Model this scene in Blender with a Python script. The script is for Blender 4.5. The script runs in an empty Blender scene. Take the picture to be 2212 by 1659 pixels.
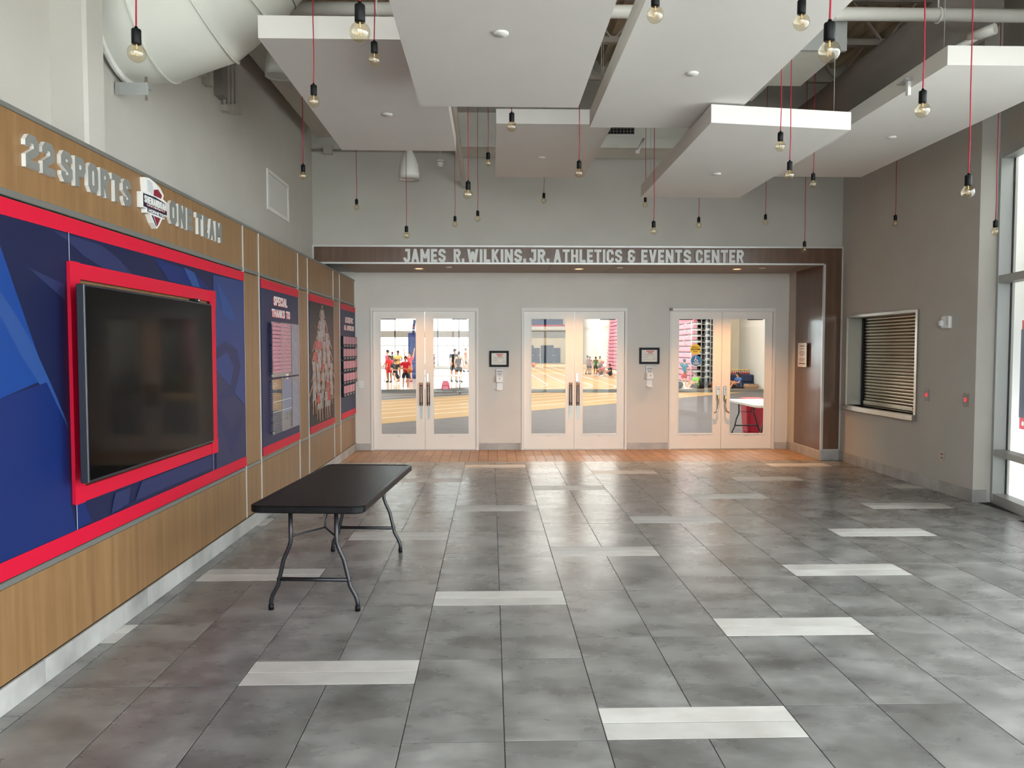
import bpy, bmesh, math, random
from mathutils import Vector, Matrix

random.seed(7)
SC = bpy.context.scene
COL = SC.collection
PI = math.pi

# ------------------------------------------------------------------ camera
FPX, IW, IH = 1650.0, 2212.0, 1659.0
EYE = Vector((0, 0, 1.753))
PITCH = math.atan(74.5 / FPX)
YAW = math.atan(45 / FPX * math.cos(PITCH))
cam = bpy.data.cameras.new('camera')
cam.sensor_fit = 'HORIZONTAL'
cam.sensor_width = 36.0
cam.lens = FPX / IW * 36.0
cam.clip_start, cam.clip_end = 0.05, 400
camo = bpy.data.objects.new('camera', cam)
camo.location = EYE
camo.rotation_euler = (PI / 2 - PITCH, 0, -YAW)
COL.objects.link(camo)
SC.camera = camo

# ------------------------------------------------------------------ world, lights, exposure
W = bpy.data.worlds.new('overcast_sky')
SC.world = W
W.use_nodes = True
WB = W.node_tree.nodes['Background']
WB.inputs['Color'].default_value = (0.93, 0.97, 1.0, 1)
WB.inputs['Strength'].default_value = 3.4

VS = SC.view_settings
VS.view_transform = 'Standard'
VS.look = 'None'
VS.gamma = 1.0
VS.use_curve_mapping = False
VS.exposure = 1.64
SC.cycles.max_bounces = 8
SC.cycles.diffuse_bounces = 4
SC.cycles.glossy_bounces = 3
SC.cycles.use_adaptive_sampling = True
SC.cycles.adaptive_threshold = 0.06
SC.cycles.transmission_bounces = 6
SC.cycles.transparent_max_bounces = 16
SC.cycles.sample_clamp_indirect = 8.0
SC.cycles.caustics_reflective = False
SC.cycles.caustics_refractive = False


def area(name, loc, aim, sx, sy, power, color=(1, 1, 1), portal=False):
    l = bpy.data.lights.new(name, 'AREA')
    l.shape = 'RECTANGLE'
    l.size, l.size_y = sx, sy
    l.energy = power
    l.color = color
    o = bpy.data.objects.new(name, l)
    o.location = loc
    o.rotation_euler = Vector(aim).to_track_quat('-Z', 'Y').to_euler()
    COL.objects.link(o)
    if portal:
        l.cycles.is_portal = True
    return o


# daylight openings of the lobby (portals only guide the sky light through the glazing)
WA = Vector((5.74, 8.60, 0))                 # far end of the window wall
WD = Vector((-0.195, -0.981, 0)).normalized()   # its direction, towards the viewer
WN = Vector((WD.y, -WD.x, 0))                # towards the inside
if WN.x > 0:
    WN = -WN
WLEN = 11.9
c = WA + WD * (WLEN / 2) - WN * 0.16 + Vector((0, 0, 2.0))
area('window_daylight', c, WN, WLEN, 3.9, 1, portal=True)
area('storefront_daylight', (0.35, -3.3, 2.35), (0, 1, 0), 6.4, 4.6, 1, portal=True)
# unseen area lights added to brighten the gym, no fixtures built
for gy in (22, 40, 60, 84):
    for gx in (-14, 6.5):
        area('gym_fill_light', (gx, gy, 9.6), (0, 0, -1), 9, 9, 640, (1.0, 0.97, 0.93))


# ------------------------------------------------------------------ helpers
def lin(c):
    c = c / 255.0
    return c / 12.92 if c <= 0.04045 else ((c + 0.055) / 1.055) ** 2.4


def rgb(r, g, b):
    return (lin(r), lin(g), lin(b), 1.0)


MATS = {}


def mat(name, col, rough=0.6, metal=0.0, var=0.0, vscale=6.0, stretch=(1, 1, 1), bump=0.0, bscale=40.0, spec=0.5, emit=None, estr=0.0, coat=0.0):
    if name in MATS:
        return MATS[name]
    m = bpy.data.materials.new(name)
    m.use_nodes = True
    nt = m.node_tree
    b = nt.nodes['Principled BSDF']
    b.inputs['Roughness'].default_value = rough
    b.inputs['Metallic'].default_value = metal
    b.inputs['Specular IOR Level'].default_value = spec
    b.inputs['Coat Weight'].default_value = coat
    b.inputs['Coat Roughness'].default_value = 0.15
    b.inputs['Base Color'].default_value = col
    if emit:
        b.inputs['Emission Color'].default_value = emit
        b.inputs['Emission Strength'].default_value = estr
    tc = mp = None
    if var or bump:
        tc = nt.nodes.new('ShaderNodeTexCoord')
        mp = nt.nodes.new('ShaderNodeMapping')
        mp.inputs['Scale'].default_value = stretch
        nt.links.new(tc.outputs['Object'], mp.inputs['Vector'])
    if var:
        n = nt.nodes.new('ShaderNodeTexNoise')
        n.inputs['Scale'].default_value = vscale
        n.inputs['Detail'].default_value = 5
        nt.links.new(mp.outputs['Vector'], n.inputs['Vector'])
        r = nt.nodes.new('ShaderNodeValToRGB')
        r.color_ramp.elements[0].position = 0.3
        r.color_ramp.elements[1].position = 0.7
        r.color_ramp.elements[0].color = tuple(max(0, v * (1 - var)) for v in col[:3]) + (1,)
        r.color_ramp.elements[1].color = tuple(min(1, v * (1 + var)) for v in col[:3]) + (1,)
        nt.links.new(n.outputs['Fac'], r.inputs['Fac'])
        nt.links.new(r.outputs['Color'], b.inputs['Base Color'])
    if bump:
        n2 = nt.nodes.new('ShaderNodeTexNoise')
        n2.inputs['Scale'].default_value = bscale
        n2.inputs['Detail'].default_value = 3
        nt.links.new(mp.outputs['Vector'], n2.inputs['Vector'])
        bp = nt.nodes.new('ShaderNodeBump')
        bp.inputs['Strength'].default_value = bump
        bp.inputs['Distance'].default_value = 0.01
        nt.links.new(n2.outputs['Fac'], bp.inputs['Height'])
        nt.links.new(bp.outputs['Normal'], b.inputs['Normal'])
    MATS[name] = m
    return m


def glassmat(name, tint=(0.95, 0.98, 0.97, 1), ior=1.45, rough=0.0, gain=1.0):
    m = bpy.data.materials.new(name)
    m.use_nodes = True
    nt = m.node_tree
    for n in list(nt.nodes):
        nt.nodes.remove(n)
    out = nt.nodes.new('ShaderNodeOutputMaterial')
    t = nt.nodes.new('ShaderNodeBsdfTransparent')
    t.inputs['Color'].default_value = tint
    g = nt.nodes.new('ShaderNodeBsdfGlossy')
    g.inputs['Roughness'].default_value = rough
    fr = nt.nodes.new('ShaderNodeLayerWeight')
    fr.inputs['Blend'].default_value = 0.5
    pw = nt.nodes.new('ShaderNodeMath')
    pw.operation = 'POWER'
    pw.inputs[1].default_value = 5.0
    f0 = ((ior - 1) / (ior + 1)) ** 2 * gain
    mu = nt.nodes.new('ShaderNodeMapRange')
    mu.inputs['To Min'].default_value = f0
    mu.inputs['To Max'].default_value = 1.0
    mx = nt.nodes.new('ShaderNodeMixShader')
    nt.links.new(fr.outputs['Facing'], pw.inputs[0])
    nt.links.new(pw.outputs[0], mu.inputs['Value'])
    nt.links.new(mu.outputs['Result'], mx.inputs['Fac'])
    nt.links.new(t.outputs[0], mx.inputs[1])
    nt.links.new(g.outputs[0], mx.inputs[2])
    nt.links.new(mx.outputs[0], out.inputs['Surface'])
    MATS[name] = m
    return m


class MB:
    """collects vertices and faces, built as one mesh object"""

    def __init__(self):
        self.v, self.f, self.mi, self.sm = [], [], [], []
        self.cur = 0

    def add(self, vs, fs, smooth=False):
        o = len(self.v)
        self.v += [tuple(p) for p in vs]
        for q in fs:
            self.f.append(tuple(i + o for i in q))
            self.mi.append(self.cur)
            self.sm.append(smooth)
        return self

    def box(self, x0, x1, y0, y1, z0, z1, b=0.0):
        if b <= 0:
            vs = [(x, y, z) for z in (z0, z1) for y in (y0, y1) for x in (x0, x1)]
            fs = [(0, 2, 3, 1), (4, 5, 7, 6), (0, 1, 5, 4), (2, 6, 7, 3), (0, 4, 6, 2), (1, 3, 7, 5)]
            return self.add(vs, fs)
        bm = bmesh.new()
        bmesh.ops.create_cube(bm, size=1)
        for v in bm.verts:
            v.co = Vector(((x0 + x1) / 2 + v.co.x * (x1 - x0), (y0 + y1) / 2 + v.co.y * (y1 - y0), (z0 + z1) / 2 + v.co.z * (z1 - z0)))
        bmesh.ops.bevel(bm, geom=bm.edges[:], offset=b, segments=1, affect='EDGES', profile=0.5)
        return self.bm(bm)

    def bm(self, bm, smooth=False):
        bm.verts.index_update()
        vs = [v.co.copy() for v in bm.verts]
        fs = [tuple(v.index for v in f.verts) for f in bm.faces]
        bm.free()
        return self.add(vs, fs, smooth)

    def obox(self, c, ax, ay, az, sx, sy, sz):
        """box with given axes"""
        c, ax, ay, az = Vector(c), Vector(ax), Vector(ay), Vector(az)
        vs = [c + ax * (i * sx / 2) + ay * (j * sy / 2) + az * (k * sz / 2) for k in (-1, 1) for j in (-1, 1) for i in (-1, 1)]
        fs = [(0, 2, 3, 1), (4, 5, 7, 6), (0, 1, 5, 4), (2, 6, 7, 3), (0, 4, 6, 2), (1, 3, 7, 5)]
        return self.add(vs, fs)

    def bar(self, p, q, w, d, up=(0, 0, 1)):
        p, q = Vector(p), Vector(q)
        a = (q - p)
        L = a.length
        a.normalize()
        s = a.cross(Vector(up))
        if s.length < 1e-4:
            s = a.cross(Vector((1, 0, 0)))
        s.normalize()
        u = s.cross(a)
        return self.obox((p + q) / 2, a, s, u, L, w, d)

    def tube(self, path, r, n=8, cap=True, smooth=True):
        P = [Vector(p) for p in path]
        rs = r if isinstance(r, (list, tuple)) else [r] * len(P)
        vs, fs = [], []
        t0 = (P[1] - P[0]).normalized()
        ref = Vector((0, 0, 1)) if abs(t0.z) < 0.9 else Vector((1, 0, 0))
        u = t0.cross(ref).normalized()
        for i, p in enumerate(P):
            if i == 0:
                t, k = t0, 1.0
            elif i == len(P) - 1:
                t, k = (P[-1] - P[-2]).normalized(), 1.0
            else:
                a, b = (P[i] - P[i - 1]).normalized(), (P[i + 1] - P[i]).normalized()
                t = (a + b).normalized()
                k = 1.0 / max(0.35, a.dot(t))
            u = (u - t * u.dot(t)).normalized()
            w = t.cross(u)
            bend = None
            if k > 1.001:
                bend = ((P[i + 1] - P[i]).normalized() - (P[i] - P[i - 1]).normalized())
                bend = (bend - t * bend.dot(t)).normalized()
            for j in range(n):
                a = 2 * PI * j / n
                o = (u * math.cos(a) + w * math.sin(a)) * rs[i]
                if bend is not None:
                    o += bend * o.dot(bend) * (k - 1)
                vs.append(p + o)
        for i in range(len(P) - 1):
            for j in range(n):
                a, b = i * n + j, i * n + (j + 1) % n
                fs.append((a, b, b + n, a + n))
        self.add(vs, fs, smooth)
        if cap:
            o = len(self.v) - len(vs)
            self.f.append(tuple(o + j for j in reversed(range(n))))
            self.mi.append(self.cur)
            self.sm.append(False)
            self.f.append(tuple(o + (len(P) - 1) * n + j for j in range(n)))
            self.mi.append(self.cur)
            self.sm.append(False)
        return self

    def lathe(self, prof, c=(0, 0, 0), n=16, smooth=True, axis='z'):
        """prof: list of (r, z)"""
        c = Vector(c)
        vs, fs = [], []
        for r, z in prof:
            for j in range(n):
                a = 2 * PI * j / n
                x, y = r * math.cos(a), r * math.sin(a)
                if axis == 'z':
                    p = Vector((x, y, z))
                elif axis == 'x':
                    p = Vector((z, x, y))
                else:
                    p = Vector((x, z, y))
                vs.append(c + p)
        for i in range(len(prof) - 1):
            for j in range(n):
                a, b = i * n + j, i * n + (j + 1) % n
                fs.append((a, b, b + n, a + n))
        if prof[0][0] > 1e-6:
            fs.append(tuple(reversed(range(n))))
        if prof[-1][0] > 1e-6:
            fs.append(tuple((len(prof) - 1) * n + j for j in range(n)))
        return self.add(vs, fs, smooth)

    def prism(self, poly, fn, d0, d1):
        """poly of (u, v); fn(u, v, d) -> point; extruded from d0 to d1"""
        n = len(poly)
        vs = [fn(u, v, d0) for u, v in poly] + [fn(u, v, d1) for u, v in poly]
        fs = [tuple(range(n)), tuple(range(2 * n - 1, n - 1, -1))]
        fs += [(i, i + n, (i + 1) % n + n, (i + 1) % n) for i in range(n)]
        return self.add(vs, fs)

    def build(self, name, m=None, parent=None, fix=True, origin=None):
        me = bpy.data.meshes.new(name)
        vs = self.v
        if origin is not None:
            og = Vector(origin)
            vs = [tuple(Vector(p) - og) for p in vs]
        me.from_pydata(vs, [], self.f)
        ms = m if isinstance(m, (list, tuple)) else [m]
        for q in ms:
            if q is not None:
                me.materials.append(q)
        if len(me.polygons) == len(self.mi):
            me.polygons.foreach_set('material_index', self.mi)
            me.polygons.foreach_set('use_smooth', self.sm)
        if fix:
            bm = bmesh.new()
            bm.from_mesh(me)
            bmesh.ops.recalc_face_normals(bm, faces=bm.faces[:])
            bm.to_mesh(me)
            bm.free()
        me.update()
        o = bpy.data.objects.new(name, me)
        COL.objects.link(o)
        if origin is not None:
            o.location = origin
        if parent is not None:
            o.parent = parent
        return o


def tag(o, label=None, cat=None, group=None, kind=None):
    if label:
        o['label'] = label
    if cat:
        o['category'] = cat
    if group:
        o['group'] = group
    if kind:
        o['kind'] = kind
    return o


def thing(name, label, cat, loc=(0, 0, 0), rz=0.0, group=None):
    o = bpy.data.objects.new(name, None)
    o.empty_display_size = 0.1
    o.location = loc
    o.rotation_euler = (0, 0, rz)
    COL.objects.link(o)
    return tag(o, label, cat, group)


def struct(name, mb, m, label=None, parent=None, **k):
    o = mb.build(name, m, parent, **k)
    if parent is None:
        tag(o, label, None, None, 'structure')
    return o


def copy_tree(o, parent=None):
    c = o.copy()
    COL.objects.link(c)
    c.parent = parent
    for ch in list(o.children):
        copy_tree(ch, c)
    return c


def bx(name, m, parent, x0, x1, y0, y1, z0, z1, b=0.0):
    return MB().box(x0, x1, y0, y1, z0, z1, b).build(name, m, parent)


# ------------------------------------------------------------------ materials
m_wall = mat('painted_drywall', rgb(188, 184, 176), 0.85, var=0.03, vscale=2, bump=0.05, bscale=180)
m_wallR = m_wall
m_white = mat('white_paint', rgb(226, 225, 221), 0.5)
m_door = mat('cream_door_paint', rgb(232, 229, 222), 0.42, var=0.02, vscale=3)
m_cloud = mat('acoustic_panel', rgb(222, 219, 214), 0.9, var=0.015, vscale=3)
m_deck = mat('ceiling_deck_paint', rgb(196, 180, 154), 0.8, var=0.1, vscale=2)
m_steel_dark = mat('joist_paint', rgb(170, 162, 152), 0.7)
m_pipe = mat('white_pipe_paint', rgb(230, 227, 220), 0.45)
m_duct = mat('painted_duct', rgb(218, 217, 208), 0.4, var=0.05, vscale=3)
m_ductgrey = mat('grey_duct', rgb(140, 132, 126), 0.6, var=0.05, vscale=2)
m_black = mat('black_plastic', rgb(12, 12, 14), 0.5, spec=0.2)
m_blackmetal = mat('black_powder_coat', rgb(24, 25, 30), 0.35)
m_cord = mat('red_cord', rgb(160, 14, 46), 0.7)
m_chrome = mat('brushed_steel', rgb(190, 186, 178), 0.28, metal=1.0, var=0.06, vscale=8, stretch=(1, 1, 12))
m_alu = mat('aluminium_frame', rgb(176, 178, 176), 0.4, metal=0.3)
m_trim = mat('satin_aluminium_trim', rgb(205, 205, 202), 0.35, metal=0.35)
m_trimgrey = mat('grey_reveal_trim', rgb(128, 128, 124), 0.4, metal=0.4)
m_gasket = mat('black_gasket', rgb(22, 24, 26), 0.5)
m_red = mat('red_vinyl', rgb(200, 6, 48), 0.5, spec=0.35)
m_navy = mat('navy_vinyl', rgb(18, 26, 62), 0.5, spec=0.3)
m_letter = mat('grey_letter_face', rgb(122, 122, 118), 0.5)
m_letterside = mat('white_letter_return', rgb(226, 226, 222), 0.5)
m_letterw = mat('white_letter', rgb(222, 222, 218), 0.5)
m_screen = mat('tv_screen', rgb(10, 10, 10), 0.07, spec=0.25)
m_screen.node_tree.nodes['Principled BSDF'].inputs['IOR'].default_value = 1.22
m_tvbody = mat('tv_body', rgb(38, 40, 48), 0.35)
m_plastic = mat('white_plastic', rgb(232, 232, 230), 0.35)
m_dark = mat('dark_gap', rgb(10, 10, 10), 0.9)
m_tabletop = mat('black_table_plastic', rgb(12, 12, 14), 0.38, bump=0.25, bscale=160)
m_tabletop.node_tree.nodes['Principled BSDF'].inputs['IOR'].default_value = 1.28
m_glass = glassmat('door_glass', (0.95, 0.97, 0.96, 1), 1.5, 0.0, 0.45)
m_glassw = glassmat('window_glass', (0.96, 0.98, 0.98, 1), 1.45)
m_bulb = glassmat('amber_bulb_glass', (0.97, 0.92, 0.80, 1), 1.5, 0.01, 2.6)
m_fil = mat('bulb_filament', rgb(214, 186, 140), 0.5)
m_gymwhite = mat('outside_white_render', rgb(236, 236, 234), 0.8, var=0.02, vscale=1)
m_concrete = mat('outside_concrete', rgb(222, 220, 214), 0.9, var=0.08, vscale=1)


def woodmat(name, c0, c1, axis=(14, 14, 0.7), rough=0.42, coat=0.0):
    m = bpy.data.materials.new(name)
    m.use_nodes = True
    nt = m.node_tree
    b = nt.nodes['Principled BSDF']
    b.inputs['Roughness'].default_value = rough
    b.inputs['Coat Weight'].default_value = coat
    b.inputs['Coat Roughness'].default_value = 0.12
    tc = nt.nodes.new('ShaderNodeTexCoord')
    mp = nt.nodes.new('ShaderNodeMapping')
    mp.inputs['Scale'].default_value = axis
    nt.links.new(tc.outputs['Object'], mp.inputs['Vector'])
    n = nt.nodes.new('ShaderNodeTexNoise')
    n.inputs['Scale'].default_value = 1.0
    n.inputs['Detail'].default_value = 7
    n.inputs['Roughness'].default_value = 0.6
    nt.links.new(mp.outputs['Vector'], n.inputs['Vector'])
    r = nt.nodes.new('ShaderNodeValToRGB')
    r.color_ramp.elements[0].position = 0.32
    r.color_ramp.elements[1].position = 0.68
    r.color_ramp.elements[0].color = c0
    r.color_ramp.elements[1].color = c1
    nt.links.new(n.outputs['Fac'], r.inputs['Fac'])
    nt.links.new(r.outputs['Color'], b.inputs['Base Color'])
    MATS[name] = m
    return m


m_wood = woodmat('oak_laminate', rgb(122, 90, 56), rgb(146, 112, 74))
m_wooddark = woodmat('walnut_laminate', rgb(88, 64, 50), rgb(110, 82, 64), rough=0.3, coat=0.3)


def tilemat(name, cols, rough=(0.2, 0.36), ripple=0.12):
    m = bpy.data.materials.new(name)
    m.use_nodes = True
    nt = m.node_tree
    L = nt.links.new
    b = nt.nodes['Principled BSDF']
    tc = nt.nodes.new('ShaderNodeTexCoord')
    oi = nt.nodes.new('ShaderNodeObjectInfo')
    sc = nt.nodes.new('ShaderNodeVectorMath')
    sc.operation = 'SCALE'
    sc.inputs[0].default_value = (37.0, 91.0, 13.0)
    L(oi.outputs['Random'], sc.inputs['Scale'])
    ad = nt.nodes.new('ShaderNodeVectorMath')
    ad.operation = 'ADD'
    L(tc.outputs['Object'], ad.inputs[0])
    L(sc.outputs['Vector'], ad.inputs[1])
    mp = nt.nodes.new('ShaderNodeMapping')
    mp.inputs['Scale'].default_value = (1.0, 2.2, 1)
    mp.inputs['Rotation'].default_value = (0, 0, 0.35)
    L(ad.outputs['Vector'], mp.inputs['Vector'])
    n = nt.nodes.new('ShaderNodeTexNoise')
    n.inputs['Scale'].default_value = 2.0
    n.inputs['Detail'].default_value = 10
    n.inputs['Roughness'].default_value = 0.6
    n.inputs['Distortion'].default_value = 0.15
    L(mp.outputs['Vector'], n.inputs['Vector'])
    r = nt.nodes.new('ShaderNodeValToRGB')
    e = r.color_ramp.elements
    e[0].position, e[0].color = 0.33, cols[0]
    e[1].position, e[1].color = 0.69, cols[2]
    k = e.new(0.5)
    k.color = cols[1]
    nf = nt.nodes.new('ShaderNodeTexNoise')
    nf.inputs['Scale'].default_value = 3.2
    nf.inputs['Detail'].default_value = 3
    nf.inputs['Roughness'].default_value = 0.5
    L(ad.outputs['Vector'], nf.inputs['Vector'])
    av = nt.nodes.new('ShaderNodeMix')
    av.inputs['Factor'].default_value = 0.55
    L(n.outputs['Fac'], av.inputs['A'])
    L(nf.outputs['Fac'], av.inputs['B'])
    L(av.outputs['Result'], r.inputs['Fac'])
    # rusty brown blush
    n2 = nt.nodes.new('ShaderNodeTexNoise')
    n2.inputs['Scale'].default_value = 1.7
    n2.inputs['Detail'].default_value = 4
    L(ad.outputs['Vector'], n2.inputs['Vector'])
    r2 = nt.nodes.new('ShaderNodeMapRange')
    r2.inputs['From Min'].default_value = 0.55
    r2.inputs['From Max'].default_value = 0.8
    r2.inputs['To Max'].default_value = 0.18
    L(n2.outputs['Fac'], r2.inputs['Value'])
    mx = nt.nodes.new('ShaderNodeMix')
    mx.data_type = 'RGBA'
    L(r2.outputs['Result'], mx.inputs['Factor'])
    L(r.outputs['Color'], mx.inputs['A'])
    mx.inputs['B'].default_value = cols[3]
    # tile to tile shade
    mr = nt.nodes.new('ShaderNodeMapRange')
    mr.inputs['To Min'].default_value = 0.88
    mr.inputs['To Max'].default_value = 1.1
    L(oi.outputs['Random'], mr.inputs['Value'])
    hv = nt.nodes.new('ShaderNodeHueSaturation')
    L(mr.outputs['Result'], hv.inputs['Value'])
    L(mx.outputs['Result'], hv.inputs['Color'])
    L(hv.outputs['Color'], b.inputs['Base Color'])
    rr = nt.nodes.new('ShaderNodeMapRange')
    rr.inputs['To Min'].default_value = rough[0]
    rr.inputs['To Max'].default_value = rough[1]
    L(n.outputs['Fac'], rr.inputs['Value'])
    L(rr.outputs['Result'], b.inputs['Roughness'])
    mp3 = nt.nodes.new('ShaderNodeMapping')
    mp3.inputs['Scale'].default_value = (5, 42, 1)
    L(ad.outputs['Vector'], mp3.inputs['Vector'])
    n3 = nt.nodes.new('ShaderNodeTexNoise')
    n3.inputs['Scale'].default_value = 1.0
    n3.inputs['Detail'].default_value = 2
    L(mp3.outputs['Vector'], n3.inputs['Vector'])
    bp = nt.nodes.new('ShaderNodeBump')
    bp.inputs['Strength'].default_value = ripple
    bp.inputs['Distance'].default_value = 0.004
    L(n3.outputs['Fac'], bp.inputs['Height'])
    L(bp.outputs['Normal'], b.inputs['Normal'])
    MATS[name] = m
    return m


m_tile = tilemat('grey_porcelain_tile', [rgb(94, 92, 89), rgb(124, 123, 120), rgb(158, 157, 154), rgb(112, 98, 92)])
m_strip = tilemat('pale_porcelain_strip', [rgb(178, 174, 168), rgb(196, 193, 188), rgb(210, 208, 203), rgb(190, 178, 165)], (0.35, 0.5), 0.05)
m_plank = tilemat('plank_porcelain', [rgb(128, 98, 70), rgb(148, 116, 84), rgb(166, 132, 98), rgb(130, 104, 80)], (0.3, 0.45), 0.05)
m_base = tilemat('base_porcelain_tile', [rgb(140, 138, 134), rgb(166, 164, 160), rgb(190, 189, 185), rgb(150, 144, 138)], (0.4, 0.55), 0.03)
m_grout = mat('dark_grout', rgb(52, 50, 48), 0.9)

# ================================================================== SETTING
def win_x(y):
    return WA.x + (y - WA.y) * WD.x / WD.y


# ---- floor slab with individual tiles
fl = MB()
fl.prism([(-2.95, -3.4), (win_x(-3.4) + 0.1, -3.4), (WA.x + 0.1, WA.y), (5.9, 8.7), (5.9, 13.5), (-2.95, 13.5)],
         lambda u, v, d: (u, v, d), -0.2, -0.0014)
floor = struct('floor', fl, m_grout, 'grey porcelain tile floor with scattered pale strips')


def tile_mesh(w, l, name):
    m = MB()
    g, c, t = 0.0026, 0.0008, 0.02
    x, y = w / 2 - g, l / 2 - g
    vs = []
    for q, z in ((0, -t), (0, -c), (c, 0)):
        vs += [(-x + q, -y + q, z), (x - q, -y + q, z), (x - q, y - q, z), (-x + q, y - q, z)]
    fs = [(8, 9, 10, 11)]
    for k in (0, 4):
        fs += [(k + i, k + (i + 1) % 4, k + 4 + (i + 1) % 4, k + 4 + i) for i in range(4)]
    m.add(vs, fs)
    me = bpy.data.meshes.new(name)
    me.from_pydata(m.v, [], m.f)
    me.update()
    return me


_tm = {}


def put_tile(x0, x1, y0, y1, m, name, z=0.0):
    if x1 - x0 < 0.03 or y1 - y0 < 0.03:
        return
    key = (round(x1 - x0, 3), round(y1 - y0, 3), m.name)
    if key not in _tm:
        me = tile_mesh(x1 - x0, y1 - y0, name)
        me.materials.append(m)
        _tm[key] = me
    o = bpy.data.objects.new(name, _tm[key])
    o.location = ((x0 + x1) / 2, (y0 + y1) / 2, z)
    o.parent = floor
    COL.objects.link(o)


TW, TL, SW = 0.461, 0.914, 0.154
XW = -2.355
Y0, Y1 = 1.35, 11.87
for j in range(-3, 7):
    xa = -0.404 + 2 * TW * j
    for k in range(-5, 5):
        ys = 5.48 + (TL + 2 * SW) * j + (3 * TL + 2 * SW) * k      # far edge of the strip pair
        for q in (0, 1):
            a, b = max(ys - SW * (q + 1), Y0), min(ys - SW * q, Y1)
            xr = min(xa + 2 * TW, win_x(min(max(a, 0), 8.6)) + 0.03 if b < 8.6 else 5.52)
            put_tile(max(xa, XW), xr, a, b, m_strip, 'pale_strip')
        for q in range(3):
            a, b = max(ys + TL * q, Y0), min(ys + TL * (q + 1), Y1)
            for cidx in (0, 1):
                x0 = xa + TW * cidx
                xr = min(x0 + TW, win_x(min(max(a, 0), 8.6)) + 0.03 if b < 8.6 else 5.52)
                put_tile(max(x0, XW), xr, a, b, m_tile, 'tile')
n = int((5.22 - XW) / 0.1535)
for i in range(n + 1):
    xa = XW + i * 0.1535
    for ya, yb in ((Y1, 12.58), (12.58, 13.29)):
        put_tile(xa, min(xa + 0.1535, 5.22), ya, yb, m_plank, 'plank')

# ---- outside ground
struct('ground', MB().box(-60, 60, -60, 8.4, -0.5, -0.21), m_concrete, 'pale concrete paving outside the windows')

# ---- left wall: plaster above, clad with oak panels below
wl = struct('wall_left', MB().box(-2.95, -2.75, -3.4, 12.0, 0, 6.2), m_wall, 'grey plaster wall above the oak cladding')
core = struct('wall_oak', MB().box(-2.75, -2.377, -3.4, 13.3, 0, 2.93), m_dark, 'oak panelled feature wall with metal reveals')
m_topcap = m_trimgrey
bx('top_cap', m_trimgrey, core, -2.75, -2.347, -3.4, 13.3, 2.925, 2.95)
YV = [-3.35, -2.6, -2.1, 1.1, 1.6, 7.36, 7.85, 9.42, 9.91, 11.5, 11.98, 13.29]
for a, b in zip(YV[:-1], YV[1:]):
    for z0, z1 in ((0.135, 0.594), (0.634, 2.49), (2.535, 2.925)):
        bx('oak_panel', m_wood, core, -2.377, XW, a + 0.008, b - 0.008, z0, z1)
    for z0, z1 in ((0.596, 0.63), (2.498, 2.535)):
        bx('reveal_bar', m_trimgrey, core, -2.377, XW + 0.004, a + 0.008, b - 0.008, z0, z1, 0.004)
for y in YV[1:-1] + [13.285]:
    bx('reveal_trim', m_trim, core, -2.377, XW + 0.006, y - 0.009, y + 0.009, 0.135, 2.925)

bl = struct('baseboard_left', MB().box(-2.375, -2.352, -3.3, 13.3, 0, 0.128), m_grout, 'pale stone tile skirting under the oak cladding')
y = -3.2
while y < 13.28:
    y2 = min(y + 1.2, 13.285)
    MB().box(-2.353, -2.338, y + 0.0015, y2 - 0.0015, 0.001, 0.13, 0.001).build('base_tile', m_base, bl, origin=(-2.34, (y + y2) / 2, 0.06))
    y = y2

# ---- pilaster on the left wall
pl = struct('trim_1', MB().box(-2.85, -2.53, 4.93, 5.17, 2.9, 6.2, 0.02), m_wall, 'square painted column against the left wall')

# ---- back wall above the header, recess wall with door openings
struct('wall_back', MB().box(-2.95, 5.7, 11.95, 12.15, 3.36, 6.2), m_wall, 'grey plaster wall above the wood header')
DX = [(-2.085, -0.224), (0.531, 2.372), (3.119, 4.98)]      # door openings
DH = 2.475
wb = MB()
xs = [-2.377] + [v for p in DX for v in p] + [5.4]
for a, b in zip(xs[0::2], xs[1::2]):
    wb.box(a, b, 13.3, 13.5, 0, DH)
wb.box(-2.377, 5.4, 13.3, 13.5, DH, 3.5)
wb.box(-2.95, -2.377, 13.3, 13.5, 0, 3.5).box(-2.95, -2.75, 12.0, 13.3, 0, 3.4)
struct('wall_recess', wb, mat('brightened_wall_paint', rgb(212, 209, 202), 0.85, var=0.03, vscale=2), 'grey plaster wall holding the three double doors')  # wall paint copy lightened in colour to imitate brighter light in the recess
sof = struct('ceiling_recess', MB().box(-2.75, 5.4, 11.95, 13.5, 3.09, 3.36), m_wooddark, 'dark soffit over the doors')
for x in (-1.55, -0.55, 0.45, 1.45, 2.45, 3.45, 4.45):
    bx('soffit_panel', mat('soffit_paint', rgb(150, 140, 128), 0.6), sof, x - 0.497, x + 0.497, 11.98, 13.29, 3.078, 3.09)
bx('soffit_panel', MATS['soffit_paint'], sof, -2.35, -2.053, 11.98, 13.29, 3.078, 3.09)
bx('soffit_panel', MATS['soffit_paint'], sof, 4.953, 5.215, 11.98, 13.29, 3.078, 3.09)

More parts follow.
